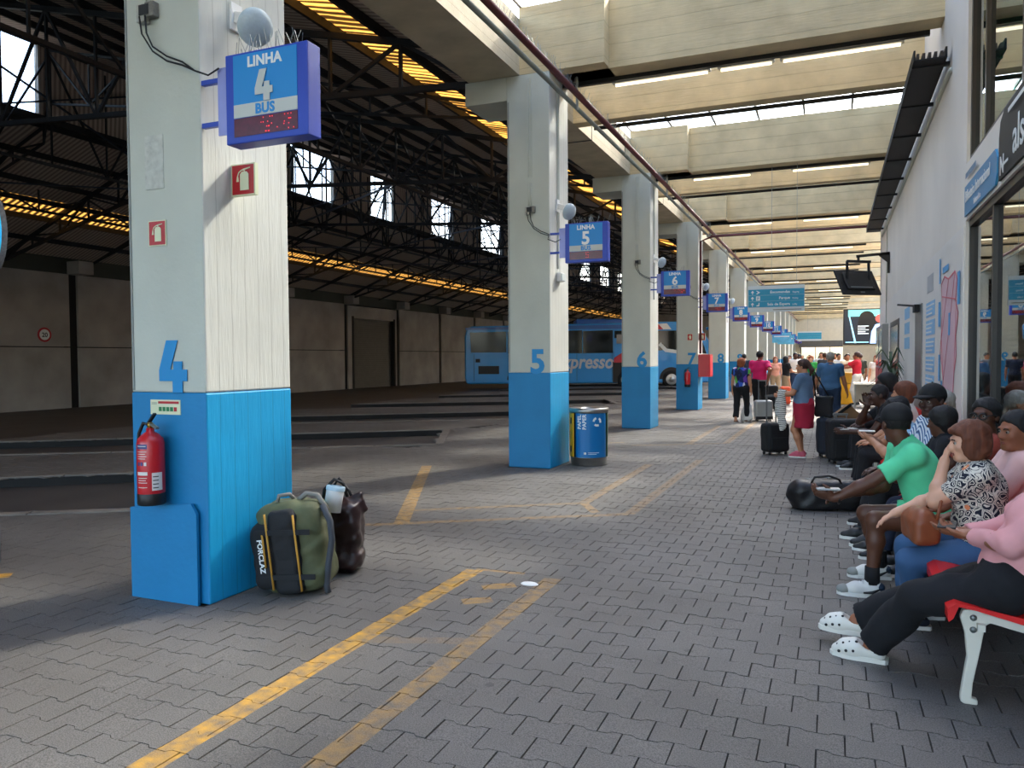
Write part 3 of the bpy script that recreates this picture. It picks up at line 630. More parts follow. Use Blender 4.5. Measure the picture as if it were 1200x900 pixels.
for n in range(4, 18):
    lab = {4: 'nearest white concrete column with blue base and painted numeral 4', 5: 'white concrete column with blue base and numeral 5 beside the recycling bin', 6: 'white column with blue base and numeral 6', 7: 'white column with blue base, numeral 7 and a red hose box', 8: 'white column with blue base and numeral 8', 9: 'white column with blue base just past number 8'}.get(n, 'far white and blue column in the receding row past number 9')
    c = E('column', (XL, yb(n), 0), label=lab, cat='column', group='numbered platform columns' if n < 10 else 'far platform columns')
    wd_, dp = XR - XL, .845
    sh = MB().box(0, wd_, 0, dp, 1.386, 5.67).build('shaft', white_board if n < 8 else white_c, c, bev=.012)
    sh.data.materials.clear(); sh.data.materials.append(white_c); sh.data.materials.append(white_board)
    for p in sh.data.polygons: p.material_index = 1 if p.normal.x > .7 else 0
    bb = MB().box(-.003, wd_ + .003, -.003, dp + .003, 0, 1.386).build('painted_base', blue_c, c, bev=.012)
    bb.data.materials.clear(); bb.data.materials.append(blue_c); bb.data.materials.append(blue_board)
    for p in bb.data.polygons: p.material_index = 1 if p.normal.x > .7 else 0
    MB().box(-.67, 0, 0, dp, 5.33, 5.67).build('capital', white_c, c, bev=.01)
    if n < 10: numeral(n, .345, ((.385 if n == 4 else .46), -.006, 1.386), num_blue, c)
    if n <= 8:
        MB().bar((.33, -.012, 4.2 if n > 4 else 4.0), (.33, -.012, 5.6), .022).bar((.38, -.012, 4.2), (.38, -.012, 5.6), .012).build('conduit', white_c, c)
        MB().box(.015, .03, -.006, 0, 1.4, 5.3).build('corner_groove', mat('grey groove', '#8d8f8a', .8), c)
        if n > 4: MB().tube([(wd_ + .012, .33, 2.9), (wd_ + .012, .33, 5.5)], .012, 6).tube([(wd_ + .012, .38, 3.4), (wd_ + .012, .38, 5.5)], .009, 6).build('conduit', white_c, c)
    if n == 4:
        plate([(.008, .0), (.59, .0), (.59, .6), (.545, .665), (.008, .61)], (0, -.022, 0), XV, ZV, .021, blue_c, c, 'repair_patch')
        MB().box(.17, .33, -.006, 0, 2.73, 3.08).build('painted_over_plate', mat('painted plate', '#bfc0b6', .7, var=.15, vs=20, bump=.5, bs=40), c)
# ------------------------------------------------------------------ line signs
for n in range(4, 18):
    y = yb(n) - .04
    lab = {4: 'nearest and largest blue box sign, LINHA 4 BUS', 5: 'blue LINHA 5 sign on the column with the recycling bin', 6: 'blue LINHA 6 sign on the column before the red hose box', 7: 'blue LINHA 7 sign on the column with the red hose box', 8: 'small blue LINHA 8 sign left of the direction sign', 9: 'first tiny blue sign right after LINHA 8'}.get(n, 'one of the tiny blue line signs farther than LINHA 9')
    s = E('line_sign', (-3.495, y, 2.935), label=lab, cat='sign', group='platform line signs' if n < 10 else 'far platform line signs')
    w_, h_, d_ = .62, .55, .125
    MB().box(0, w_, 0, d_, 0, h_).build('housing', sign_blue, s, bev=.006)
    pw0, pw1 = .065, w_ - .075
    MB().box(pw0, pw1, -.004, 0, .235, .535).build('blue_panel', panel_blue, s)
    MB().box(pw0, pw1, -.004, 0, .155, .235).build('band', panel_grey, s)
    MB().box(pw0, pw1, -.003, 0, .04, .15).build('led_window', led_dark, s)
    if n < 13:
        cx = (pw0 + pw1) / 2
        text('LINHA', .085, print_w, s, (cx, -.0055, .455), XV, ZV, off=.04, sp=1.06)
        if n == 4: numeral(4, .19, (cx, -.0085, .235), panel_grey, s, depth=.003)
        else: text(str(n), .25, print_w, s, (cx, -.0055, .25), XV, ZV, off=.03)
        text('BUS', .082, panel_blue, s, (cx, -.0055, .167), XV, ZV, off=.04, sp=1.06)
        if n < 10:
            mb = MB(); rr = random.Random(n)
            if n == 5: pts = [(0, 2), (1, 2), (0, 1), (1, 1), (1, 0), (0, 0), (.5, 2), (.5, 1), (.5, 0), (0, 1.5), (1, .5)]; pts = [(cx + p[0] * .035, .062 + p[1] * .034) for p in pts]
            else: pts = [(pw0 + .2 + rr.random() * .25, .05 + rr.randint(0, 6) * .014) for _ in range(26)]
            for px_, pz in pts: mb.box(px_, px_ + .006, -.0045, -.003, pz, pz + .006)
            mb.build('led_dots', led_on, s)['kind'] = 'stuff'
    [MB().bar((-.24, .06, z), (0, .06, z), .03).build('arm', sign_blue, s) for z in (.43, .16)]
    MB().box(-.1, -.005, .04, .05, .08, .5).build('bracket_plate', mat('pale bracket', '#8e93c9', .4, metal=.3), s)
    if n < 9:
        sp = MB(); rr = random.Random(n)
        for k in range(26 if n < 6 else 14):
            x = rr.uniform(.02, w_ - .02); yy = rr.choice((.03, .07, .11)); sp.bar((x, yy, h_), (x + rr.uniform(-.05, .05), yy + rr.uniform(-.03, .03), h_ + rr.uniform(.07, .13)), .003)
        sp.build('bird_spikes', galv, s)['kind'] = 'stuff'
# ------------------------------------------------------------------ loudspeakers, cables, boxes on columns
for n in range(4, 9):
    dz = 0 if n == 4 else -.08
    s = E('loudspeaker', (XR + .003, yb(n) + .32, 3.9 + dz), label={4: 'largest round white loudspeaker above the nearest line sign', 5: 'white loudspeaker on the column with the recycling bin', 6: 'white loudspeaker above the LINHA six sign', 7: 'small white loudspeaker on the column with the red hose box', 8: 'tiniest white loudspeaker on the farthest numbered column'}[n], cat='speaker', group='column loudspeakers')
    MB().box(0, .02, -.05, .05, -.09, .09).build('bracket', white_p, s)
    MB().bar((.02, 0, .0), (.14, -.05, -.05), .05, .07).build('arm', white_p, s)
    M = V(.85, -.4, -.36).normalized().to_track_quat('Z', 'Y').to_euler()
    MB().lathe([(0, -.06), (.08, -.055), (.118, -.02), (.122, .0)], seg=28).build('shell', white_p, s, True, (.19, -.02, -.1), M)
    MB().lathe([(.122, 0), (.112, .03), (.08, .055), (.0, .066)], seg=28).build('grille', mat('speaker grille', '#aebcbf', .6, var=.06, vs=60), s, True, (.19, -.02, -.1), M)
for n in range(4, 8):
    x0 = -4.22 if n == 4 else -4.1; z0 = 3.86 if n == 4 else 3.76 - .01 * n
    s = E('junction_box', (x0, yb(n) - .003, z0), label={4: 'grey junction box with black cables, top left of the nearest column', 5: 'junction box on the column with the recycling bin', 6: 'small junction box on the column before the hose box', 7: 'tiny junction box on the column with the hose box'}[n], cat='electrical box', group='column junction boxes')
    MB().box(0, .07, -.05, 0, -.055, .06).build('cover', mat('stained grey box', '#a8a69c', .6, var=.2, vs=20), s, bev=.006); MB().box(.075, .15, -.05, 0, -.03, .065).build('open_half', mat('dusty box half', '#77736a', .7, var=.3, vs=30), s, bev=.004)
    MB().box(.03, .11, -.056, -.05, -.015, .05).build('terminal_block', black_p, s)
    dx = XR - x0
    for k, sg in enumerate((.42, .36)):
        pts = [(.03 + .05 * k, -.05, -.02), (.06 + .04 * k, -.06, -.14), (.14, -.05, -.26 + .03 * k), (.24, -.03, -.33 + .03 * k), (.36, -.02, -.37 + .02 * k), (dx - .02, -.02, -.42), (dx + .1, -.03, -.47), (dx + .17, -.01, -.43)]
        MB().tube(pts, .006, 6).build('cable', cable_m, s, True)
    MB().tube([(.05, -.012, .06), (.05, -.012, .4)], .006, 5).tube([(.09, -.012, .06), (.085, -.012, .4)], .006, 5).build('feed_cable', white_c, s, True)
# ------------------------------------------------------------------ fire signs and extinguishers
def ext_icon(par, cx, cz, k, y, nv=NYV):
    """bottle, horn and lever of the extinguisher pictogram"""
    plate([(a * k, b * k) for a, b in [(-.1, -.34), (.24, -.34), (.24, .16), (.17, .24), (-.03, .24), (-.1, .16)]], (cx, y, cz), XV, ZV, .002, glow_cream, par, 'pictogram')
    plate([(a * k, b * k) for a, b in stroke2([(.1, .26), (-.02, .3), (-.15, .22), (-.2, .1)], .035) + []], (cx, y, cz), XV, ZV, .002, glow_cream, par, 'pictogram')
    plate([(a * k, b * k) for a, b in [(-.25, -.06), (-.15, -.06), (-.17, .1), (-.22, .1)]], (cx, y, cz), XV, ZV, .002, glow_cream, par, 'pictogram')
    plate([(a * k, b * k) for a, b in [(0, .27), (.3, .34), (.31, .37), (.02, .33)]], (cx, y, cz), XV, ZV, .002, glow_cream, par, 'pictogram')
def fire_sign(loc, w, h, th, label):
    s = E('fire_extinguisher_sign', loc, label=label, cat='sign', group='red extinguisher signs')
    MB().box(0, w, 0, th, 0, h).build('board', glow_cream, s); MB().box(w * .05, w * .95, -.002, 0, h * .04, h * .96).build('red_field', sign_red, s)
    ext_icon(s, w * .5, h * .5, min(w, h) * 1.05, -.0045); return s
s = fire_sign((XR + .004, 4.11, 2.695), .2, .21, .03, 'red flag sign with extinguisher pictogram sticking out of column 4')
fire_sign((-4.2, yb(4) - .008, 2.355), .155, .167, .006, 'small flat red extinguisher sign on the front of column 4')
fire_sign((-4.06, yb(7) - .008, 2.1), .16, .2, .006, 'tiny red extinguisher sign on the front of column 7')
fire_sign((XR + .004, yb(7) + .1, 2.1), .2, .22, .03, 'tiny red flag sign on the side of column 7')
def extinguisher(loc, label, detail=True):
    s = E('fire_extinguisher', loc, label=label, cat='fire extinguisher', group='fire extinguishers')
    MB().lathe([(0, .06), (.083, .06), (.085, .08), (.085, .4), (.078, .43), (.05, .46), (.026, .475), (.024, .5), (0, .5)], seg=26).build('cylinder', red_p, s, True)
    MB().lathe([(0, 0), (.08, 0), (.087, .01), (.087, .075), (.083, .08)], seg=26).build('base_ring', black_p, s, True)
    MB().lathe([(0, .5), (.018, .5), (.018, .535), (0, .535)], seg=12).build('valve', mat('brass', '#a7843a', .35, metal=.9, var=0), s, True)
    MB().bar((-.01, 0, .535), (.085, -.02, .50), .022, .012).build('lever', galv, s); MB().bar((-.01, 0, .535), (.055, -.01, .595), .024, .014).build('handle', black_p, s, bev=.003)
    MB().tube([(-.015, 0, .52), (-.06, 0, .53), (-.095, -.005, .46), (-.1, -.01, .36), (-.097, -.015, .25), (-.092, -.02, .18)], .011, 8).build('hose', black_p, s, True)
    if detail:
        def wrap(z0, z1, a0, a1, m, nm, r=.0862):
            p = [(r * math.cos(R(48 + a0 + (a1 - a0) * i / 8)), r * math.sin(R(48 + a0 + (a1 - a0) * i / 8)), z) for i in range(9) for z in (z0, z1)]
            MB().add(p, [(2 * i, 2 * i + 2, 2 * i + 3, 2 * i + 1) for i in range(8)]).build(nm, m, s, True)
        dk = mat('label dark', '#3b3f78', .5, var=0); wl_ = mat('label white', '#dcd9d2', .5, var=0)
        wrap(.37, .4, 205, 255, dk, 'label_header'); wrap(.385, .39, 208, 250, wl_, 'label_line', .0866); wrap(.2, .222, 205, 255, wl_, 'label_line')
        for k in range(3): wrap(.262, .285, 208 + k * 16, 219 + k * 16, dk if k < 2 else wl_, 'label_icon')
        for z in (.35, .335, .32, .305, .18, .165, .15, .12): wrap(z, z + .004, 208, 205 + 38 + (z * 997 % 10), wl_, 'label_line')
        wrap(.1, .215, 272, 318, wl_, 'service_label')
        for k in range(4): wrap(.115 + k * .024, .121 + k * .024, 276, 300, black_p, 'label_mark', .0868)
    return s
extinguisher((-4.105, yb(4) - .115, .66), 'large red fire extinguisher with labels, on the nearest column')
extinguisher((-4.03, yb(7) - .115, .7), 'tiny red extinguisher on the distant column with the hose box', False)
s = E('notice', (-4.215, yb(4) - .008, 1.24), label='cream emergency notice with green symbols above the extinguisher', cat='sign')
MB().box(0, .262, 0, .006, 0, .098).build('board', glow_cream, s); MB().box(.07, .25, -.002, 0, .072, .088).build('red_bar', sign_red, s)
for k in range(5): MB().box(.075 + k * .033, .1 + k * .033, -.002, 0, .022, .05).build('symbol', mat('safety green', '#1c7a45', .5, var=0) if k < 4 else sign_red, s)
for k in range(3): MB().box(.012, .058, -.002, 0, .078 - k * .006, .08 - k * .006).build('print_line', mat('print grey', '#77786a', .6, var=0), s)
s = E('hose_box', (-3.735, yb(7) + .02, 1.0), label='red fire hose box on the side of column 7', cat='hose box')
MB().box(0, .34, 0, .62, 0, .68).build('cabinet', red_p, s, bev=.01); MB().box(.34, .348, .04, .58, .04, .64).build('door', mat('bright red door', '#e0303c', .35), s)
s = E('fire_pipe', (0, 0, 0), label='maroon riser pipe on column 7 crossing to the right wall', cat='pipe')
MB().tube([(-3.66, 23.6, 1.7), (-3.66, 23.6, 5.05), (-3.3, 23.5, 5.16), (1.15, 23.5, 5.16)], .035, 8).build('pipe', maroon, s, True)
s = E('fire_main', (0, 0, 0), label='long maroon pipe under the roof with bird spikes, running past the columns', cat='pipe')
MB().tube([(-3.4, yb(2), 5.37), (-3.4, 88, 5.37)], .045, 10).build('pipe', maroon, s, True)
MB().tube([(-3.5, yb(2), 5.27), (-3.5, 88, 5.27)], .032, 8).build('conduit', grey_cond, s, True)
for n in range(3, 16):
    MB().bar((-3.45, yb(n) + .4, 5.2), (-3.45, yb(n) + .4, 5.67), .03).build('hanger', galv, s); MB().bar((-3.45, yb(n) + 3.2, 5.2), (-3.45, yb(n) + 3.2, 6.6), .012).build('hanger', galv, s)
sp = MB(); rr = random.Random(5)
for k in range(420):
    y = 6.5 + k * .04; x = -3.4 + rr.uniform(-.02, .02); sp.bar((x, y, 5.41), (x + rr.uniform(-.06, .06), y + rr.uniform(-.04, .04), 5.41 + rr.uniform(.08, .13)), .003)
sp.build('bird_spikes', galv, s)['kind'] = 'stuff'
# ------------------------------------------------------------------ roof lights and cables
def batten(loc, L_, lab='small fluorescent batten under one of the farther roof beams'):
    s = E('tube_light', loc, label=lab, cat='light', group='roof beam battens')
    MB().box(0, L_, -.05, .05, .02, .08).build('body', body_m, s); MB().tube([(.04, 0, .0), (L_ - .04, 0, 0)], .022, 8).build('tube', tube_m, s, True)
for n in range(4, 14):
    for i, (x0, l) in enumerate(((-3.0, 1.4), (-1.5, .75), (-.68, 1.5)) if n == 5 else ((-2.95, 1.3), (-.85, 1.55))):
        lb = {5: ['left fluorescent batten of the three under the nearest visible roof beam', 'short middle batten of the three under the nearest visible roof beam', 'right fluorescent batten of the three under the nearest visible roof beam'], 6: ['left batten under the second roof beam with the skylight strip', 'right batten under the second roof beam with the skylight strip']}.get(n)
        batten((x0, yb(n) + .72, 5.58), l, *([lb[i]] if lb else []))
s = E('roof_cables', (0, 0, 0), label='dark cables strung along the undersides of the roof beams', cat='cable')
for n in range(4, 16):
    MB().box(-3.9, 1.1, yb(n) + .6, yb(n) + .66, 5.61, 5.67).build('cable', cable_m, s); MB().box(-3.9, 1.1, yb(n) + 2.78, yb(n) + 2.82, 5.6, 5.66).build('cable', cable_m, s)
s = E('cable_tray', (0, 0, 0), label='dark cable tray slung along the top of the right wall', cat='cable tray')
ct = MB()
for k in range(5): ct.box(.86 + k * .06, .89 + k * .06, 10, 23.2, 4.97, 5.03)
ct.build('cable', mat('tray cable', '#3a332d', .7, var=.2), s)
ct = MB()
for k in range(9): ct.box(.83, WX, 10.2 + k * 1.55, 10.26 + k * 1.55, 4.93, 4.97)
ct.box(.84, 1.16, 10, 23.2, 4.95, 4.965).box(.83, .85, 10, 23.2, 4.95, 5.07).box(1.15, 1.17, 10, 23.2, 4.95, 5.07).build('tray', dark_steel, s)
s = E('wall_conduit', (0, 0, 0), label='thin grey conduit running down the right wall', cat='conduit')
MB().tube([(WX - .015, 20.9, 2.4), (WX - .015, 20.9, 5.0)], .012, 6).tube([(WX - .015, 10, 4.8), (WX - .015, 23, 4.8)], .03, 8).build('conduit', white_c, s, True)
s = E('emergency_light', (XR + .003, 10.82, 2.72), label='white emergency light box low on the column with the recycling bin', cat='light')
MB().box(0, .07, -.09, .09, 0, .13).build('case', white_p, s, bev=.01); MB().box(.07, .085, -.08, .08, .01, .11).build('lens', mat('frosted lens', '#d5dcd6', .3), s); MB().tube([(.02, 0, .13), (.02, .01, .6)], .006, 6).build('cable', white_c, s, True)
# ------------------------------------------------------------------ hanging direction signs
teal = mat('direction sign teal', '#1f93b4', .45, var=.03); pale = mat('sign pale strip', '#c9d3d3', .5, var=0)
def hang_sign(loc, w, h, label, txt=True):
    s = E('direction_sign', loc, label=label, cat='sign', group='hanging direction signs')
    MB().box(0, w, 0, .06, 0, h).build('board', pale, s)
    rows = [('Encomendas', 'Shipping'), ('Parque', 'Parking'), ('Sala de Espera', 'Lobby')]
    y0, y1 = h * .17, h * .86; rh = (y1 - y0) / 3
    for i in range(3): MB().box(.012, w - .006, -.005, 0, y1 - (i + 1) * rh + .004, y1 - i * rh).build('row', teal, s)
    if txt:
        for i, (a, b2) in enumerate(rows):
            zc = y1 - (i + 1) * rh
            text(a, rh * .62, print_w, s, (w * .75, -.007, zc + rh * .3), XV, ZV, off=.012, align='RIGHT'); text(b2, rh * .38, print_w, s, (w * .79, -.007, zc + rh * .3), XV, ZV, align='LEFT', sx=.8)
            ax = w * .085; k = rh * .36
            plate([(ax + a_ * k, zc + rh * .5 + b_ * k) for a_, b_ in [(-.16, -.9), (.16, -.9), (.16, .1), (.6, -.2), (.6, .25), (0, .85), (-.6, .25), (-.6, -.2), (-.16, .1)]], (0, -.007, 0), XV, ZV, .002, print_w, s, 'arrow')
            ax = w * .185
            if i == 0: plate([(ax + a_ * k, zc + rh * .5 + b_ * k) for a_, b_ in [(-.9, .8), (-.4, .8), (.9, 0), (-.5, -.9), (-.8, -.6), (.0, 0)]], (0, -.007, 0), XV, ZV, .002, print_w, s, 'pictogram')
            elif i == 1:
                plate(rect(ax - k * .9, zc + rh * .14, ax + k * .9, zc + rh * .86), (0, -.007, 0), XV, ZV, .002, print_w, s, 'pictogram'); text('P', rh * .6, teal, s, (ax, -.0095, zc + rh * .28), XV, ZV, off=.02)
            else: plate([(ax + a_ * k, zc + rh * .5 + b_ * k) for a_, b_ in [(-.7, -.8), (.6, -.8), (.6, .8), (.3, .8), (.1, -.2), (-.7, -.4)]], (0, -.007, 0), XV, ZV, .002, print_w, s, 'pictogram')
        plate(rect(w * .45, h * .06, w * .95, h * .09), (0, -.002, 0), XV, ZV, .001, mat('print grey', '#77786a', .6), s, 'print_line')
    ch = MB()
    for x in (w * .42, w * .86): ch.bar((x, .03, h), (x, .03, 5.67 - loc[2]), .008)
    ch.build('chain', galv, s); return s
hang_sign((-1.70, 17.45, 2.56), 1.15, .56, 'hanging blue direction sign reading Encomendas, Parque, Sala de Espera')
hang_sign((-1.73, 43.9, 2.42), 1.2, .5, 'smaller far blue direction sign hanging near the end wall', False)
for i, x in enumerate((-2.85, -2.95)):
    s = E('gate_sign', (x, (50.45, 57.05)[i], 2.45), label=['small pale blue sign hanging below the far line signs', 'farther small pale blue sign hanging by the far columns'][i], cat='sign')
    MB().box(-.6, .5, 0, .06, 0, .6).build('board', mat('pale blue board', '#5fb4d8', .5, var=.2, vs=4), s); MB().box(-.5, .4, -.006, 0, .35, .42).build('print_line', print_w, s); MB().bar((-.3, .03, .6), (-.2, .03, 3.22), .02).bar((.3, .03, .6), (.3, .03, 3.22), .02).build('hanger', galv, s)
# ------------------------------------------------------------------ monitor seen from behind, big screen
s = E('monitor', (.55, 19.95, 3.32), label='black monitor seen from behind, tilted on a wall bracket', cat='monitor')
tl_r = (R(-30), 0, R(38))
scn = MB().box(-.53, .53, 0, .05, -.32, .36).build('casing', black_p, s, bev=.01, rot=tl_r)
MB().box(-.38, .38, -.05, 0, -.2, .26).build('rear_housing', mat('dark grey plastic', '#242322', .5), scn, bev=.015); MB().box(-.3, .3, -.055, -.05, -.17, -.145).build('port_strip', galv, scn); MB().box(-.04, .08, -.004, 0, -.28, -.25).build('label', galv, scn)
MB().box(-.5, .5, .05, .053, -.29, .33).build('screen_glass', mat('off screen', '#0b0c0f', .15), scn)
MB().bar((-.3, .02, .5), (.35, .02, .5), .05, .06).bar((-.3, .02, .5), (-.3, .0, .0), .045).bar((.3, .02, .5), (.3, .0, .0), .045).build('yoke', black_p, s, rot=(0, 0, R(38)))
MB().bar((0, .02, .5), (0, .02, .62), .06).bar((-.05, .02, .62), (.66, .02, .66), .06).prism([(.665, -.01, .67), (.665, -.01, .2), (.61, -.01, .2), (.61, -.01, .45), (.4, -.01, .64)], (0, .06, 0)).build('wall_bracket', black_p, s)
s = E('advert_screen', (.92, 71.9, 2.65), label='large lit advertising screen on the far right wall block', cat='screen')
MB().box(-.08, 2.9, 0, .1, -.08, 2.95).build('bezel', black_p, s)
def em(nm, c, e=.9): return mat(nm, c, .5, emit=e, var=0)
plate(rect(0, 0, 2.8, 2.85), (0, -.006, 0), XV, ZV, .004, em('screen dark', '#1c2430', .5), s, 'image'); plate(rect(.3, 2.3, 2.8, 2.85), (0, -.01, 0), XV, ZV, .003, em('screen teal', '#6fd6d6', .8), s, 'image')
plate(arc(1.75, 2.15, .6, 0, 180) + [(.9, 1.1), (2.6, 1.1)], (0, -.014, 0), XV, ZV, .003, em('screen black', '#0e1014', .3), s, 'image')
plate([(2.0, 0), (2.8, 0), (2.8, 1.7), (2.4, 1.6), (2.1, 1.0)], (0, -.018, 0), XV, ZV, .003, em('screen shirt', '#a9c8f2', .9), s, 'image'); plate(arc(2.75, 2.1, .35, 90, 270), (0, -.018, 0), XV, ZV, .003, em('screen skin', '#b2574e', .7), s, 'image')
plate([(.35, 2.3), (.45, 2.3), (.95, .05), (.8, .05)], (0, -.018, 0), XV, ZV, .003, em('screen line', '#9fdcf0', .9), s, 'image'); plate(rect(.1, .08, 1.9, .16), (0, -.02, 0), XV, ZV, .003, em('screen line', '#9fdcf0', .9), s, 'image')
for k in range(5): plate(rect(1.05, 1.45 - k * .16, 1.9 - (k % 2) * .25, 1.51 - k * .16), (0, -.02, 0), XV, ZV, .003, em('screen text', '#e8eef2', .9), s, 'image')
# ------------------------------------------------------------------ storefront fascia and wall prints
UPW = (0, -1, 0)
s = E('ticket_office_sign', (WX - .02, 0, 0), label='blue sign reading Bilheteira Internacional above the shop window', cat='sign')
plate([(-8.85, 2.97), (-7.3, 2.97), (-7.22, 3.05), (-7.22, 3.18), (-7.3, 3.26), (-8.85, 3.26)], (0, 0, 0), UPW, ZV, -.018, mat('ticket sign blue', '#2f86b8', .4, var=.04), s, 'board')
def wtext(t, sz, m, par, y, z, off=0, al='LEFT', sx=1.0, x=-.004): return text(t, sz, m, par, (x, y, z), UPW, ZV, off=off, align=al, depth=.003, sx=sx)
bd = s.children[0]; bd.location = (0, 0, 0)
wtext('Bilheteira Internacional', .15, print_w, s, 8.78, 3.10, .008, sx=.92); wtext('Ticket office', .075, print_w, s, 8.3, 3.0)
plate(rect(-8.78, 3.33, -8.2, 3.38), (-.004, 0, 0), UPW, ZV, -.002, mat('print blue grey', '#7d93a6', .6, var=0), s, 'print_line')
s = E('bus_company_sign', (WX - .02, 0, 0), label='black sign with white lettering als above the shop window at the right edge', cat='sign')
plate([(-7.15, 2.97), (-4.2, 2.97), (-4.2, 3.48), (-6.95, 3.48), (-7.1, 3.42), (-7.15, 3.3)], (0, 0, 0), UPW, ZV, -.018, mat('fascia black', '#1b1917', .6, var=.05), s, 'board')
wtext('alsa', .36, print_w, s, 6.62, 3.06, .01); wtext('N', .2, print_w, s, 7.08, 3.0, .02); plate(rect(-6.92, 3.03, -6.68, 3.05), (-.022, 0, 0), UPW, ZV, -.002, print_w, s, 'print_line'); plate(rect(-6.7, 3.38, -6.1, 3.41), (-.022, 0, 0), UPW, ZV, -.002, print_w, s, 'print_line')
s = E('wall_map', (WX - .016, 0, 0), label='printed route map with pink outline and blue tags on the right wall', cat='map')
pink = mat('map pink', '#d8b6bc', .7, var=.05, vs=3); pinkl = mat('map red line', '#d5707a', .7, var=0); tag_b = mat('tag blue', '#5aa3d6', .7, var=.15, vs=12)
mp = [(-10.55, 2.45), (-10.3, 2.52), (-9.95, 2.46), (-9.45, 2.5), (-9.3, 2.4), (-9.4, 2.2), (-9.2, 2.05), (-9.35, 1.8), (-9.3, 1.6), (-9.45, 1.4), (-9.5, 1.2), (-9.75, 1.08), (-10.1, 1.12), (-10.35, 1.1), (-10.3, 1.3), (-10.45, 1.5), (-10.6, 1.62), (-10.5, 1.8), (-10.45, 2.1), (-10.5, 2.3)]
plate(mp, (0, 0, 0), UPW, ZV, -.003, pink, s, 'land'); rr = random.Random(11)
for i in range(len(mp)): plate(stroke2([mp[i], mp[(i + 1) % len(mp)]], .02), (-.004, 0, 0), UPW, ZV, -.002, pinkl, s, 'outline')
for i in range(9):
    a = rr.choice(mp); b2 = rr.choice(mp)
    if a != b2: plate(stroke2([a, b2], .014), (-.004, 0, 0), UPW, ZV, -.002, pinkl, s, 'route')
for (y, z, w_, h_) in [(-10.75, 2.62, .1, .3), (-10.45, 2.6, .5, .07), (-9.25, 2.3, .16, .34), (-10.8, 2.1, .18, .3), (-10.75, 1.45, .14, .32), (-10.5, 1.15, .1, .3), (-9.9, 1.95, .12, .25), (-10.3, .9, .2, .2)]:
    plate(rect(y, z - h_ / 2, y + w_, z + h_ / 2), (-.005, 0, 0), UPW, ZV, -.002, tag_b, s, 'tag')
s = E('wall_timetable', (WX - .016, 0, 0), label='printed blue text blocks on the right wall beside the map', cat='print')
for k in range(5):
    z = 2.12 - k * .245; plate(rect(-12.2, z, -11.2, z + .2), (0, 0, 0), UPW, ZV, -.002, mat('block blue', '#8fbfe0', .7, var=.1, vs=8), s, 'block')
    for j in range(3): plate(rect(-12.15, z + .03 + j * .055, -11.25 - rr.random() * .3, z + .05 + j * .055), (-.003, 0, 0), UPW, ZV, -.002, print_w, s, 'print_line')
plate(rect(-12.1, 2.45, -11.4, 2.68), (0, 0, 0), UPW, ZV, -.002, mat('block grey', '#b9b9b9', .7, var=.1), s, 'block')
for k in range(3): plate(rect(-15.7, 1.72 + k * .26, -14.7, 1.92 + k * .26), (0, 0, 0), UPW, ZV, -.002, mat('block blue', '#8fbfe0', .7), s, 'block')
s = E('steel_post', (WX, 0, 0), label='brushed steel strip with a lamp arm on the right wall', cat='post')
MB().box(-.03, .0, 12.65, 13.6, 0, 2.36).build('strip', mat('brushed steel', '#77787a', .35, metal=.7, var=.15, vs=1, stretch=(1, 1, .3)), s); MB().bar((-.02, 13.1, 2.34), (-.2, 14.6, 2.46), .03).box(-.1, 0, 12.9, 13.2, 2.25, 2.36).build('lamp_arm', dark_steel, s)
d = E('door_3', kind='structure'); MB().box(WX - .02, WX, 16.9, 19.4, 0, 2.34).build('frame', frame_m, d); MB().box(WX - .03, WX - .02, 17.05, 19.25, .05, 2.22).build('pane', mat('dark door glass', '#1b1c1d', .15, var=.1), d)
for i in range(2):
    y = 20.1 + i * 1.5
    s = E('vending_machine', (WX, y, 0), label=['grey vending machine with red lower front, nearer the dark doorway', 'grey vending machine with red lower front at the wall end'][i], cat='vending machine', group='vending machines')
    MB().box(-.14, 0, 0, 1.35, 0, 2.35).build('cabinet', mat('machine grey', '#8a8c8e', .4, var=.05), s, bev=.01); MB().box(-.148, -.14, .08, 1.2, 1.35, 2.25).build('window', mat('machine glass', '#48606a', .15, var=.2), s); MB().box(-.148, -.14, .03, 1.32, .1, 1.3).build('lower_front', mat('machine red', '#b02a3c', .4), s)
# ------------------------------------------------------------------ speed sign and blue rimmed board
s = E('speed_sign', (HX + .02, 18.96, 2.53), label='round 20 speed limit sign on the dark hall wall', cat='sign')
def disc(r, x, m, nm): MB().prism([(x, r * math.cos(R(a)), r * math.sin(R(a))) for a in range(0, 360, 12)], (.01, 0, 0)).build(nm, m, s)
disc(.26, 0, sign_red, 'red_ring'); disc(.19, .012, print_w, 'white_face'); text('20', .22, black_p, s, (.026, 0, -.08), YV, ZV, off=.02)
s = E('rimmed_board', (-6.14, 4.0, 0), label='rounded grey board with bright blue rim at the left edge', cat='sign')
el = [(.24 * math.cos(R(a)), 0, 2.6 + .36 * math.sin(R(a))) for a in range(0, 360, 10)]
MB().prism(el, (0, .06, 0)).build('board', mat('speckled grey board', '#6d6d70', .8, var=.25, vs=60), s)
MB().tube([(.235 * math.cos(R(a)), -.01, 2.6 + .355 * math.sin(R(a))) for a in range(-28, 209, 8)], .022, 8).build('rim', mat('bright blue rim', '#22b4f0', .35, emit=.35, var=0), s, True)
MB().tube([(0, .05, -.01), (0, .05, 2.3)], .04, 10).build('post', galv, s, True)
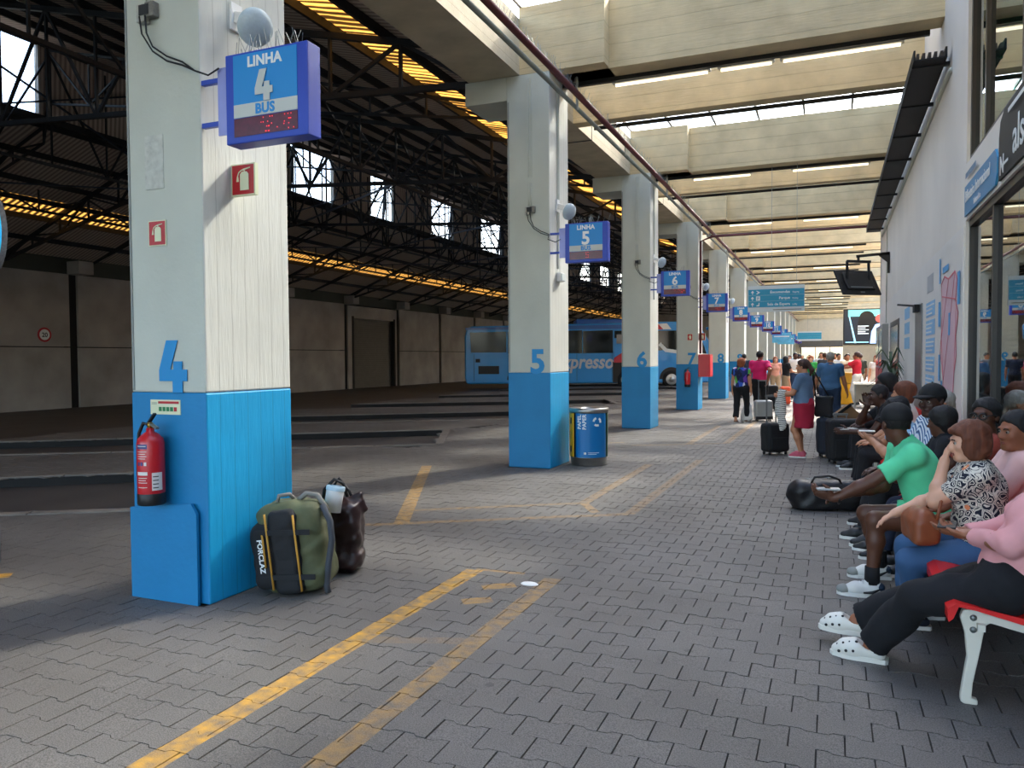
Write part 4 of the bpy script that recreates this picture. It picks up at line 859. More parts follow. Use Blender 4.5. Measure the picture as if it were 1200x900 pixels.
# ------------------------------------------------------------------ recycling bin
s = E('recycling_bin', (-3.37, 11.12, 0), rz=R(-154), label='round steel recycling bin with blue paper panel and yellow panel', cat='bin')
steel = mat('stainless steel', '#9a9893', .3, metal=.9, var=.15, vs=6)
MB().lathe([(.0, .0), (.26, .0), (.265, .02), (.27, .12), (.28, .125), (0, .125)], seg=36).build('base', steel, s, True)
MB().lathe([(.265, .12), (.265, .8)], seg=36).build('liner', black_p, s, True)
MB().lathe([(.29, .785), (.295, .79), (.295, .85), (.27, .855), (.13, .845), (.12, .82), (0, .82)], seg=36).build('rim', steel, s, True)
def wrapb(a0, a1, z0, z1, m, nm, r=.285, par=s):
    n_ = max(2, int(abs(a1 - a0) / 6)); p = [(r * math.cos(R(a0 + (a1 - a0) * i / n_)), r * math.sin(R(a0 + (a1 - a0) * i / n_)), z) for i in range(n_ + 1) for z in (z0, z1)]
    p2 = [(q[0] * .985, q[1] * .985, q[2]) for q in p]; k = len(p); f = [(2 * i, 2 * i + 2, 2 * i + 3, 2 * i + 1) for i in range(n_)]
    return MB().add(p + p2, f + [tuple(j + k for j in q) for q in f] + [(0, 1, k + 1, k), (2 * n_, 2 * n_ + 1, k + 2 * n_ + 1, k + 2 * n_)]).build(nm, m, par, True)
binb = mat('bin blue', '#0a6fae', .35, var=.03); biny = mat('bin yellow', '#d9a514', .4, var=.05)
wrapb(38, 142, .13, .78, binb, 'blue_panel'); wrapb(-62, 30, .13, .78, biny, 'yellow_panel'); wrapb(150, 290, .13, .78, mat('bin green', '#2c5a3a', .4), 'green_panel')
def wraptext(t, sz, ang, zc, m, rot90=True, off=.02):
    o = text(t, sz, m, s, (0, 0, 0), XV, YV, off=off, depth=.002); r = .287
    for v in o.data.vertices:
        u, w_ = v.co.x, v.co.y; d_ = v.co.z
        if rot90: u, w_ = -w_, u
        a = R(ang) + u / r * 1.0; v.co = ((r + d_) * math.cos(a), (r + d_) * math.sin(a), zc + w_)
wraptext('PAPEL', .08, 57, .655, print_w); wraptext('PAPER', .08, 73, .655, print_w)
for k in range(3):
    a = 90 + 120 * k; o = plate([(c_[0], c_[1]) for c_ in stroke2(arc(0, 0, .055, a + 15, a + 88, 4), .032)] , (0, 0, 0), XV, ZV, .002, print_w, s, 'recycle_arrow')
    for v in o.data.vertices:
        aa = R(106) + v.co.x / .287; zz = .66 + v.co.z; v.co = (.2875 * math.cos(aa), .2875 * math.sin(aa), zz)
wrapb(78, 112, .2, .207, print_w, 'print_line', .2875); wrapb(78, 104, .18, .186, print_w, 'print_line', .2875); wrapb(66, 73, .178, .21, print_w, 'print_mark', .2875)
for zz in (.62, .2): wrapb(8, 18, zz, zz + .09, black_p, 'print_mark', .2875)
# ------------------------------------------------------------------ bags at column 4
khaki = mat('khaki ripstop', '#55593c', .75, var=.2, vs=8, bump=.4, bs=18); blk_f = mat('black fabric', '#17181a', .8, var=.15, bump=.4, bs=30); mustard = mat('mustard webbing', '#c08c2e', .7, var=.1); greyweb = mat('grey webbing', '#7f7c74', .8, var=.1)
s = E('travel_bag', (-3.43, 4.37, 0), rz=R(14), label='khaki and black travel backpack with mustard stripes standing against column 4', cat='bag')
f = SDF((-.36, -.25, -.02), (.36, .28, .75), .012); Tl = Matrix.Rotation(R(-7), 3, 'Y')
f.rbox((0, 0, .31), (.225, .17, .30), .1, rot=Tl); f.rbox((-.07, -.02, .44), (.16, .14, .17), .09, rot=Tl, k=.05); f.plane_cut((0, 0, .004), (0, 0, -1)); f.wrinkle(.006, 16, 2); f.mesh('body', khaki, s)
f = SDF((-.36, -.26, -.02), (.36, .28, .7), .012); f.rbox((-.015, -.055, .3), (.1, .16, .29), .05, rot=Tl); f.plane_cut((0, 0, .008), (0, 0, -1)); f.wrinkle(.003, 18, 4); f.mesh('centre_panel', blk_f, s)
f = SDF((-.36, -.26, -.02), (.36, .28, .7), .012); f.rbox((-.165, -.05, .26), (.1, .16, .23), .07, rot=Tl); f.plane_cut((0, 0, .006), (0, 0, -1)); f.wrinkle(.004, 18, 6); f.mesh('side_pocket', blk_f, s)
def onbag(x, z): return (x + (z - .31) * -.12, -.222, z)
for x0, mm, nm in ((-.115, mustard, 'stripe'), (.085, mustard, 'stripe'), (-.15, mustard, 'stripe')):
    z0, z1 = (.2, .42) if x0 < -.14 else (.05, .56)
    MB().tube([onbag(x0, z0), onbag(x0, (z0 + z1) / 2), onbag(x0, z1)], .008, 6).build(nm, mm, s, True)
[MB().bar(onbag(-.2, z), onbag(.19, z + .02), .035, .008, (0, -1, 0)).build('strap', blk_f, s) for z in (.43, .13)]
MB().tube([(-.12, -.08, .6), (-.1, -.09, .665), (-.04, -.05, .67), (-.02, 0, .62)], .014, 8).tube([(.0, -.02, .615), (.06, 0, .67), (.14, 0, .66), (.22, -.02, .56)], .018, 8).build('handle', greyweb, s, True)
MB().tube([(.2, -.06, .6), (.27, -.1, .5), (.29, -.12, .38), (.26, -.11, .22), (.24, -.1, .06), (.25, -.1, .01)], .022, 8).build('shoulder_strap', mat('grey shoulder strap', '#3c4046', .8), s, True)
text('FORCLAZ', .05, print_w, s, (-.19, -.216, .27), (0.12, 0, -1), (.99, 0, .12), off=.03, sp=1.05)
s = E('shopping_bag', (-3.42, 4.86, 0), rz=R(20), label='dark brown shopping bag slumped behind the khaki backpack', cat='bag')
brn = mat('dark brown bag plastic', '#33201f', .35, var=.35, vs=6, bump=.8, bs=9)
f = SDF((-.3, -.25, -.02), (.3, .25, .75), .011); f.rbox((0, 0, .27), (.16, .13, .26), .07); f.rbox((.07, 0, .5), (.12, .03, .08), .025, rot=Matrix.Rotation(R(-18), 3, 'Y'), k=.06); f.plane_cut((0, 0, .004), (0, 0, -1)); f.wrinkle(.008, 21, 9); f.mesh('body', brn, s)
MB().tube([(-.14, 0, .5), (-.12, -.02, .62), (-.04, -.03, .7), (.02, 0, .66), (.06, 0, .52)], .013, 8).tube([(-.1, .04, .5), (-.06, .03, .64), (-.02, .02, .7), (.06, .02, .6), (.1, .02, .5)], .012, 8).build('handle', black_p, s, True)
f = SDF((-.3, -.25, .3), (.1, .1, .65), .01); f.ell((-.12, -.09, .46), (.09, .07, .1)); f.wrinkle(.004, 20, 1); f.mesh('green_lining', mat('green cloth', '#7fa33c', .8), s)
s = E('tub', (-3.33, 4.62, .5), label='white tub with blue printed lid lodged between the two bags', cat='tub')
tilt = (R(-8), R(6), 0)
MB().lathe([(0, 0), (.062, 0), (.064, .16), (.06, .165)], seg=24).build('wall', white_p, s, True, rot=tilt); MB().lathe([(.068, .155), (.068, .18), (.064, .186), (.0, .186)], seg=24).build('lid', mat('pale lid', '#b9d2dc', .4), s, True, rot=tilt); MB().lathe([(.045, .1875), (.03, .1878)], seg=24).build('lid_ring', mat('lid ring blue', '#2f7a9c', .4), s, True, rot=tilt)
s = E('paper_scrap', (-1.97, 5.05, .0), label='flattened white cup lid lying on the paving', cat='litter'); MB().lathe([(0, .008), (.05, .008), (.058, .002), (.06, .0)], seg=18, sx=1.1, sy=.7).build('lid', white_p, s, True)
# ------------------------------------------------------------------ bench
red_seat = mat('red seat', '#d8201f', .4, var=.08); bone = mat('cream cast metal', '#d6d3c4', .45, var=.08)
def bench(y0, L_, lab):
    s = E('bench', (.55, y0, 0), label=lab, cat='bench', group='red waiting benches'); k = max(1, round(L_ / .52)); w_ = L_ / k
    for i in range(k):
        prof = [(-.05, .38), (-.055, .44), (-.02, .468), (.06, .462), (.25, .43), (.38, .405), (.45, .43), (.5, .56), (.55, .82), (.565, .86), (.59, .85), (.57, .8), (.525, .54), (.48, .4), (.42, .375), (.25, .4), (.06, .445), (-.01, .455), (-.03, .40)]
        MB().prism([(x, i * w_ + .01, z) for x, z in prof], (0, w_ - .02, 0)).build('seat', red_seat, s)
    for yy in (0.06, L_ - .06) if L_ < 2.2 else (.06, L_ / 2, L_ - .06):
        lp = [(.0, .4), (.01, .435), (.06, .445), (.09, .43), (.3, .385), (.45, .365), (.47, .36), (.47, .32), (.3, .345), (.12, .385), (.1, .37), (.085, .27), (.055, .1), (.05, .03), (.075, .025), (.075, 0), (.02, 0), (.005, .01), (.005, .04), (.03, .22), (.02, .33)]
        MB().prism([(x, yy - .02, z) for x, z in lp], (0, .04, 0)).build('leg', bone, s, bev=.006)
        MB().prism([(x, yy - .02, z) for x, z in [(.44, .37), (.48, .37), (.53, .03), (.58, .03), (.58, 0), (.5, 0), (.48, .04)]], (0, .04, 0)).build('leg', bone, s)
        for z in (.405, .35):
            MB().lathe([(0, .0), (.012, .0), (.015, -.004), (0, -.006)], seg=10).build('bolt', galv, s, True, (.052, yy - .021, z), (R(-90), 0, 0))
    MB().bar((.08, 0, .37), (.08, L_, .37), .03).bar((.42, 0, .34), (.42, L_, .34), .03).build('rail', bone, s)
bench(3.98, 2.1, 'nearest red bench with cream cast legs at the right edge'); bench(6.2, 2.1, 'second red bench, under the man in the green shirt and his neighbours'); bench(8.5, 2.1, 'third red bench along the right wall, hidden by seated people'); bench(10.8, 2.6, 'farthest red bench along the right wall')
# ------------------------------------------------------------------ luggage on the floor
def trolley(loc, rz, w_, d_, h_, m, label, ribs=False, handle=1.0, wheels=True):
    s = E('suitcase', loc, rz=R(rz), label=label, cat='suitcase')
    f = SDF((-w_ / 2 - .03, -d_ / 2 - .03, .0), (w_ / 2 + .03, d_ / 2 + .03, h_ + .05), .012); f.rbox((0, 0, .04 + (h_ - .04) / 2), (w_ / 2, d_ / 2, (h_ - .04) / 2), .06)
    if not ribs: f.wrinkle(.003, 15, 3)
    f.mesh('shell', m, s)
    if ribs:
        for k in range(9):
            x = -w_ / 2 + .05 + k * (w_ - .1) / 8; MB().box(x - .008, x + .008, -d_ / 2 - .008, d_ / 2 + .008, .1, h_ - .04).build('rib', m, s)
        MB().box(-w_ / 2 + .01, w_ / 2 - .01, -d_ / 2 - .01, -d_ / 2 + .01, .05, .12).build('bottom_guard', black_p, s)
    else:
        MB().box(-w_ * .38, w_ * .38, -d_ / 2 - .02, -d_ / 2, .1, h_ * .55).build('front_pocket', m, s, bev=.008)
    for x in (-w_ / 2 + .06, w_ / 2 - .06): 
        for y in (-d_ / 2 + .05, d_ / 2 - .05): MB().lathe([(0, -.012), (.024, -.012), (.024, .012), (0, .012)], seg=12).build('wheel', black_p, s, True, (x, y, .024), (0, R(90), 0))
    if handle: MB().bar((-.09, d_ / 2 - .03, h_ - .02), (-.09, d_ / 2 - .03, handle), .018).bar((.09, d_ / 2 - .03, h_ - .02), (.09, d_ / 2 - .03, handle), .018).bar((-.11, d_ / 2 - .03, handle), (.11, d_ / 2 - .03, handle), .03).build('handle', galv, s)
    return s
silver = mat('silver shell', '#a9aaa6', .35, var=.05, metal=.3)
trolley((-.86, 13.3, 0), 40, .42, .26, .52, blk_f, 'black trolley bag in front of the woman in the red skirt', handle=.95)
trolley((-1.58, 20.1, 0), 18, .43, .26, .52, silver, 'ribbed silver suitcase pulled by the man in pink', True, 1.0)
trolley((.16, 12.55, 0), 20, .46, .3, .66, blk_f, 'large black suitcase standing before the seated people', handle=.72)
trolley((.0, 13.25, 0), 10, .44, .3, .62, mat('navy fabric', '#1b2230', .8), 'dark navy suitcase behind the large black one', handle=.68)
trolley((-1.75, 24.2, 0), 15, .5, .35, .75, blk_f, 'big black bag on the floor beyond the silver suitcase', handle=0)
trolley((-1.42, 26.8, 0), 15, .3, .3, .62, mat('orange shell', '#e0512a', .5), 'orange suitcase on the far platform', handle=0)
s = E('duffel_bag', (-.06, 8.68, 0), rz=R(8), label='black duffel bag on the paving at the feet of the man in green', cat='bag')
f = SDF((-.4, -.25, 0), (.4, .25, .42), .012); f.cap((-.22, 0, .16), (.24, 0, .15), .165, .16, flat=((0, 0, 1), 1.0)); f.rbox((0, 0, .14), (.3, .14, .14), .06, k=.05); f.plane_cut((0, 0, .005), (0, 0, -1)); f.wrinkle(.008, 12, 5); f.mesh('body', mat('black leatherette', '#151315', .45, var=.2, bump=.4, bs=20), s)
MB().tube([(-.15, -.1, .28), (-.12, -.13, .35), (.02, -.13, .37), (.12, -.12, .33), (.15, -.1, .27)], .012, 8).build('handle', black_p, s, True); MB().tube([(-.26, -.02, .3), (0, 0, .335), (.26, -.02, .3)], .006, 6).build('zip', galv, s, True)
s = E('plastic_bag', (-1.93, 19.6, 0), label='white plastic carrier bag held beside the silver suitcase', cat='bag')
f = SDF((-.25, -.15, 0), (.25, .15, .75), .014); f.cap((0, 0, .14), (0.02, 0, .5), .15, .07, flat=((0, 1, 0), 1.6)); f.plane_cut((0, 0, .01), (0, 0, -1)); f.wrinkle(.012, 13, 8); f.mesh('body', mat('white polythene', '#cfcfca', .4, var=.1), s); MB().tube([(-.03, 0, .5), (-.04, 0, .62), (.03, 0, .66), (.06, 0, .5)], .008, 6).build('handle', white_p, s, True)
s = E('paper_bag', (.2, 14.0, .0), rz=R(25), label='brown paper bag with dark top on the floor behind the suitcases', cat='bag')
MB().prism([(-.2, -.1, 0), (.2, -.1, 0), (.23, -.1, .62), (.05, -.1, .78), (-.2, -.1, .6)], (0, .2, 0)).build('body', mat('brown paper', '#8a6a48', .8, var=.1, bump=.3, bs=15), s); MB().bar((-.2, -.11, .62), (.05, -.11, .8), .05, .01, (0, -1, 0)).build('trim', black_p, s)
# ------------------------------------------------------------------ far furniture
s = E('recycling_container', (.42, 28, 0), label='tall yellow recycling container on the far platform', cat='bin')
yel = mat('container yellow', '#e3a70f', .5, var=.05); MB().box(-.24, .24, -.24, .24, 0, .68).build('body', yel, s, bev=.02); MB().box(-.2, .2, -.2, .2, .69, 1.05).build('top', mat('container yellow top', '#c99a1f', .5), s, bev=.02)
s = E('counter', (1.0, 26.4, 0), label='white topped counter beside the yellow container', cat='counter')
MB().box(-.4, .45, -.3, .3, .72, .77).build('top', white_p, s); MB().box(-.36, -.32, -.26, .26, 0, .72).box(.38, .42, -.26, .26, 0, .72).build('legs_panel', galv, s); MB().box(-.32, .38, .2, .24, .15, .72).build('back_panel', mat('pale panel', '#9c9a94', .6), s)
s = E('bottle', (.86, 26.35, .77), label='clear white bottle standing on the far counter', cat='bottle'); MB().lathe([(0, 0), (.035, 0), (.037, .12), (.015, .17), (.015, .2), (0, .2)], seg=12).build('body', white_p, s, True)
s = E('potted_plant', (.98, 15.5, 0), label='tall potted plant with long green leaves against the right wall', cat='plant')
MB().lathe([(0, 0), (.13, 0), (.17, .3), (.15, .3), (.14, .26), (0, .26)], seg=18).build('pot', mat('dark pot', '#2b2724', .7), s, True); MB().tube([(0, 0, .25), (.01, 0, 1.1)], .025, 8).build('stem', mat('stem brown', '#4d3d2a', .8), s, True)
lf = mat('plant leaf', '#2f4a26', .45, var=.25, vs=5); rr = random.Random(4)
for k in range(34):
    a = rr.uniform(0, 2 * PI); z0 = rr.uniform(.85, 1.5); l = rr.uniform(.28, .4); up = rr.uniform(.05, .3); dx, dy = math.cos(a), math.sin(a); w_ = .022
    if dx > 0: l = min(l, .2 / max(dx, .3))
    pts = [(0, 0), (l * .5, up), (l, up * .4 - .08)]; vs = []
    for i, (t_, z) in enumerate(pts):
        ww = w_ * (1, 1.3, .1)[i]; vs += [(dx * t_ - dy * ww, dy * t_ + dx * ww, z0 + z), (dx * t_, dy * t_, z0 + z - .008), (dx * t_ + dy * ww, dy * t_ - dx * ww, z0 + z)]
    MB().add(vs, [(0, 1, 4, 3), (1, 2, 5, 4), (3, 4, 7, 6), (4, 5, 8, 7)]).build('leaf', lf, s, True)
# ------------------------------------------------------------------ coach
bus_b = mat('coach blue', '#2795de', .3, var=.05, vs=.6, coat=.5); bus_g = mat('coach dark glass', '#0d1512', .08, var=.3, vs=1); bus_d = mat('coach roof blue', '#1f5fae', .35, coat=.3)
s = E('coach', (-18.82, 38.56, -.13), rz=R(22.5), label='blue coach with white lettering parked in the bus hall', cat='bus')
prof = [(.1, .3), (0, .6), (0, 2.9), (.12, 3.4), (.4, 3.5), (12.4, 3.72), (13.0, 3.5), (13.55, 2.6), (13.75, 1.5), (13.75, .6), (13.5, .32)]
MB().prism([(x, 0, z) for x, z in prof], (0, 2.5, 0)).build('body', bus_b, s, bev=.08)
plate([(.35, 2.05), (.3, 3.15), (2.3, 3.2), (2.3, 2.05)], (0, -.012, 0), XV, ZV, .01, bus_g, s, 'side_window')
for a, b2 in ((2.4, 4.6), (4.7, 6.5), (6.55, 8.2), (8.3, 9.5), (9.6, 10.6)): plate([(a, 1.98), (a, 3.2), (b2, 3.24), (b2, 1.98)], (0, -.012, 0), XV, ZV, .01, bus_g, s, 'side_window')
plate([(10.7, 2.1), (10.7, 3.2), (12.3, 3.2), (13.2, 2.5), (13.4, 1.9), (11.6, 2.15)], (0, -.012, 0), XV, ZV, .01, bus_g, s, 'cab_window')
plate([(10.75, 2.4), (10.85, 2.55), (11.2, 2.2), (13.45, 1.9), (13.45, 1.72), (11.1, 2.02)], (0, -.02, 0), XV, ZV, .01, print_w, s, 'white_stripe')
plate([(10.0, 3.25), (10.0, 3.55), (10.7, 3.58), (11.0, 3.27)], (0, -.02, 0), XV, ZV, .01, mat('coach red', '#c21f35', .3, var=0), s, 'red_swoosh'); plate([(11.0, 3.27), (10.7, 3.58), (11.2, 3.6), (11.45, 3.27)], (0, -.02, 0), XV, ZV, .01, print_w, s, 'white_swoosh')
plate([(.05, 3.3), (.05, 3.42), (10, 3.56), (10, 3.32)], (0, -.02, 0), XV, ZV, .01, bus_d, s, 'roof_band')
MB().box(6.2, 9.3, .3, 2.2, 3.55, 3.88).build('roof_unit', bus_d, s, bev=.08)
plate(rect(.75, .85, 1.9, 1.3), (0, -.012, 0), XV, ZV, .01, black_p, s, 'vent'); plate(rect(.6, 1.5, .85, 1.7), (0, -.012, 0), XV, ZV, .01, black_p, s, 'vent')
for x in (.5, 2.4, 4.2, 6.2, 8.15): MB().box(x, x + .02, -.012, 0, .45, 1.95).build('panel_seam', mat('seam dark', '#0c3a63', .5), s)
text('expressos', 1.06, mat('coach lettering', '#c9cdd2', .4, var=0), s, (4.95, -.015, 1.15), XV, ZV, off=.025, align='LEFT', shear=.2, sp=1.0, sx=.84)
plate(rect(8.2, .35, 9.5, 1.5), (0, -.014, 0), XV, ZV, .012, black_p, s, 'door_opening')
dp = E('door_panel', (8.25, -.02, 0)); dp.parent = s
MB().box(0, 1.0, -.06, 0, 1.45, 2.8).build('leaf', bus_b, dp); plate([(.0, 1.45), (.0, 1.7), (1.0, 2.35), (1.0, 1.85), (.5, 1.45)], (0, -.075, 0), XV, ZV, .01, mat('coach red', '#c21f35', .3), dp, 'red_swoosh'); plate([(.5, 1.45), (1.0, 1.85), (1.0, 1.6), (.75, 1.45)], (0, -.075, 0), XV, ZV, .01, print_w, dp, 'white_swoosh'); plate(rect(.15, 2.5, .6, 3.0), (0, -.08, 0), XV, ZV, .01, mat('pale panel', '#9fb7b0', .6), dp, 'pale_window')
def wheel(x):
    plate(arc(x, .52, .66, 0, 180, 16), (0, -.016, 0), XV, ZV, .012, black_p, s, 'wheel_arch')
    w_ = E('wheel', (x, -.05, .5)); w_.parent = s
    MB().lathe([(.0, .0), (.36, .0), (.49, .02), (.5, .08), (.5, .3), (0, .3)], seg=28).build('tyre', mat('tyre', '#131313', .8), w_, True, rot=(R(-90), 0, 0)); MB().lathe([(.0, -.06), (.1, -.06), (.12, -.02), (.2, -.03), (.28, -.005), (.31, -.01), (.3, .01)], seg=28).build('rim', mat('wheel rim', '#a8aaa8', .3, metal=.8), w_, True, rot=(R(-90), 0, 0))
for x in (11.45, 8.95, 3.0): wheel(x)
MB().tube([(13.4, -.0, 3.3), (13.75, -.25, 3.35), (13.85, -.35, 3.1), (13.8, -.35, 2.5)], .09, 8).build('mirror', bus_b, s, True); MB().box(13.7, 13.76, .15, 2.35, 1.5, 2.6).build('windscreen', bus_g, s)
# ================================================================== people
def nrm(v): v = np.array(v, float); return v / max(np.linalg.norm(v), 1e-9)
def ik(a, t, l1, l2, pole):
    a, t, pole = np.array(a, float), np.array(t, float), np.array(pole, float); d = t - a; L_ = np.linalg.norm(d); L2 = min(L_, (l1 + l2) * .998); u = d / max(L_, 1e-9)
    t = a + u * L2; x = (l1 * l1 - l2 * l2 + L2 * L2) / (2 * L2); hgt = math.sqrt(max(l1 * l1 - x * x, 0)); p = pole - u * (pole @ u); return a + u * x + nrm(p) * hgt, t
def rotm(ax, deg):
    return np.array(Matrix.Rotation(R(deg), 3, ax))
SK = {k: mat('skin ' + k, c, .5, var=.07, vs=14) for k, c in dict(dark='#5b3725', deep='#472b1f', tan='#b9805f', fair='#d3a083', olive='#a9714f', mid='#9a6144').items()}
HR = {k: mat('hair ' + k, c, .7, var=.35, vs=30, bump=.5, bs=60, stretch=(1, 1, .15)) for k, c in dict(black='#141110', brown='#3a2218', auburn='#663720', grey='#a09a90', blond='#b58a50', orange='#8c4a26', ash='#6b4a34').items()}
def cloth(nm, c, rough=.85, bump=.25): return mat(nm, c, rough, var=.1, vs=6, bump=bump, bs=14)
white_eye = mat('eye white', '#a39c92', .4, var=0); iris = mat('dark iris', '#150d09', .2, var=0); lip_d = mat('lips', '#8d4a40', .45, var=0); lip_k = mat('dark lips', '#3d2019', .45, var=0)
sole_w = mat('white sole', '#e3e1da', .6, var=.03)
def hand(f, wr, d, n, k=1.0, curl=25, thumb=1, spread=.004, kk=.006, skipf=False):
    d = nrm(d); n = nrm(n); n = nrm(n - d * (n @ d)); sd = np.cross(d, n) * thumb; wr = np.array(wr)
    f.cap(wr, wr + d * .075 * k, .03 * k, .036 * k, k=.015, flat=(n, 2.1))
    def bend(v, a): return v * math.cos(R(a)) + n * math.sin(R(a))
    for i, (s_, l) in enumerate(((.029, .068), (.010, .078), (-.010, .073), (-.028, .056))):
        b = wr + d * (.088 - abs(s_) * .25) * k + sd * s_ * k; d1 = nrm(bend(d, curl * .6) + sd * s_ * 3 * (spread / .004) * .3); m_ = b + d1 * l * .55 * k; d2 = nrm(bend(d, curl * 1.7)); e = m_ + d2 * l * .5 * k
        f.cap(b - d * .015 * k, m_, .0098 * k, .009 * k, k=kk); f.cap(m_, e, .009 * k, .0075 * k, k=kk * .7)
    b = wr + d * .025 * k + sd * .028 * k; m_ = b + nrm(d * .7 + sd * .75 + n * .25) * .042 * k; e = m_ + nrm(d * .95 + sd * .25 + n * .25) * .033 * k
    f.cap(b, m_, .0135 * k, .011 * k, k=.01); f.cap(m_, e, .011 * k, .009 * k, k=kk)
NP = [0]
def person(loc, rz, label, H=1.7, g=1.0, seat=None, lean=0, side=0, twist=0, hy=0, hp_=0, hands=None, elbows=None, handdir=None, palm=None, feet=None, knees=None, footdir=None, skin='tan', hair='black', style='short',
           top=None, sleeve=.6, hem=-.06, bottom=None, kind='trousers', leg_end=.92, shoe=None, shoe_kind='shoe', fem=False, h=.009, face=True, cap=None, group=None, neck=.062, curl=25, flare=0, glasses=False, wr=.006, collar=None):
    NP[0] += 1; s = E('person', loc, rz=R(rz), label=label, cat='person', group=group)
    k = H / 1.7; hipz = (seat + .085) if seat else .525 * H; P = np.array([0, 0, hipz]); X = np.array([math.cos(R(twist)), math.sin(R(twist)), 0])
    T = nrm([math.sin(R(side)), math.sin(R(lean)), math.cos(R(lean))]); Fw = nrm(np.cross(T, X)); X = np.cross(Fw, T); TB = np.array([X, Fw, T]).T
    def tp(x, y, z): return P + TB @ np.array([x, y, z]) * k
    N = tp(0, -.015, .50); mid = tp(0, .0, .2)
    upn = nrm(T * .55 + np.array([0, .12, .45])); HB = rotm('Z', hy) @ rotm('X', hp_); HT = nrm(T * .35 + np.array([0, 0, .65]))
    Fh = HB @ np.array([0, 1, 0]); Zh = HB @ np.array([0, 0, 1]); Xh = np.cross(Fh, Zh); HM = np.array([Xh, Fh, Zh]).T
    Hc = N + upn * .135 * k + Fh * .012; hk = k * .98
    def hq(x, y, z): return Hc + HM @ np.array([x, y, z]) * hk
    sh = [tp(-.175 * (.93 if fem else 1.02), 0, .45), tp(.175 * (.93 if fem else 1.02), 0, .45)]; ua, fa = .165 * H, .148 * H
    hands = hands or (None, None); wri = []; elb = []; hd = handdir or (None, None); pm = palm or (None, None)
    for i, sg in ((0, -1), (1, 1)):
        t = hands[i] if hands[i] is not None else sh[i] + np.array([sg * .07, .03, -.98 * (ua + fa)])
        po = elbows[i] if elbows and elbows[i] is not None else np.array([sg * .4, -.6, -.3])
        e, w_ = ik(sh[i], t, ua, fa, po); elb.append(e); wri.append(w_)
    hip = [P + np.array([-.09, 0, -.02]) * k * min(g, 1.15), P + np.array([.09, 0, -.02]) * k * min(g, 1.15)]; th, sk_ = .245 * H, .24 * H
    ank = []; kne = []; feet = feet or ((-.1, 0), (.1, 0)); fd = footdir or ((-.15, 1), (.15, 1))
    for i, sg in ((0, -1), (1, 1)):
        ft = feet[i]; t = np.array([ft[0], ft[1], ft[2] if len(ft) > 2 else .075 * k]); po = knees[i] if knees else np.array([sg * .12, 1, .35])
        kn, a_k = ik(hip[i], t, th, sk_, po); kne.append(kn); ank.append(a_k)
    pts = np.array([P, N, Hc, *elb, *wri, *kne, *ank]); lo = pts.min(0) - .24; hi = pts.max(0) + .24; lo[2] = max(lo[2], -.03)
    sk = SK[skin]
    def torso(f, off=0, kk=.05):
        f.ell(tp(0, -.005, .03), (.165 * k * g, .118 * k * g, .12 * k), TB, kk, off=off); f.ell(tp(0, .005, .17), (.142 * k * g, .108 * k * g * (1.08 if g > 1.08 else 1), .15 * k), TB, kk, off=off)
        f.ell(tp(0, -.005, .335), (.158 * k * (1 + (g - 1) * .6), .112 * k * (1 + (g - 1) * .7), .16 * k), TB, kk, off=off)
        if fem:
            for sg in (-1, 1): f.ell(tp(sg * .068, .085, .31), (.062 * k, .05 * k, .06 * k), TB, .04, off=off)
        f.cap(tp(-.13, -.01, .445), tp(.13, -.01, .445), .056 * k, k=kk, off=off); f.cap(tp(0, -.01, .42), N + (Hc - N) * .2, .085 * k, .05 * k, k=kk, off=off)
        for i in (0, 1): f.cap(tp(0.1 * (2 * i - 1), -.005, .42), sh[i], .065 * k, .058 * k, k=.03, off=off)
    def arm(f, i, off=0, kk=.02):
        f.cap(sh[i], elb[i], .05 * k * (1 + (g - 1) * .5), .04 * k * (1 + (g - 1) * .4), k=kk, off=off); f.cap(elb[i], elb[i] + (wri[i] - elb[i]) * .35, .039 * k, .041 * k * (1 + (g - 1) * .4), k=kk, off=off); f.cap(elb[i] + (wri[i] - elb[i]) * .35, wri[i], .041 * k, .027 * k, k=kk, off=off)
    def leg(f, i, off=0, kk=.03):
        f.cap(hip[i], kne[i], .088 * k * (1 + (g - 1) * .6), .056 * k * (1 + (g - 1) * .5), k=kk, off=off); c_ = kne[i] + (ank[i] - kne[i]) * .32 + np.array([0, -.012, 0]); f.cap(kne[i], c_, .054 * k, .055 * k * (1 + (g - 1) * .4), k=kk, off=off); f.cap(c_, ank[i], .054 * k, .034 * k, k=kk, off=off)
    # ---- the body, one continuous surface
    f = SDF(lo, hi, h); torso(f, -.006)
    for i in (0, 1):
        arm(f, i); d = nrm(wri[i] - elb[i]); hd_ = nrm(hd[i]) if hd[i] is not None else nrm(d + np.array([0, .1, 0])); n_ = pm[i] if pm[i] is not None else np.array([-(2 * i - 1), .2, 0])
        f.cap(wri[i] - d * .02, wri[i] + hd_ * .02, .027 * k, .028 * k, k=.012)
        thumb_sg = 1 if np.cross(hd_, nrm(n_))[1] + .3 * np.cross(hd_, nrm(n_))[2] > 0 else -1
        hand(f, wri[i], hd_, n_, k * (1.05 if not fem else .97), curl, thumb_sg, kk=.005 if h < .012 else .002)
        leg(f, i, -.004); fv = nrm([fd[i][0], fd[i][1], 0]); a0 = ank[i]; gz = a0[2] - .075 * k
        tl = np.array([0, 0, -.052 * k]); f.cap(a0, a0 + tl - fv * .03 * k, .036 * k, .03 * k, k=.02); f.cap(a0 + tl * .7, a0 + fv * .13 * k + np.array([0, 0, -.052]) * k, .036 * k, .024 * k, k=.02, flat=((0, 0, 1), 1.15))
    f.cap(N - upn * .03, hq(0, -.02, -.06), .054 * k * (1 + (g - 1) * .3), .052 * hk, k=.025)
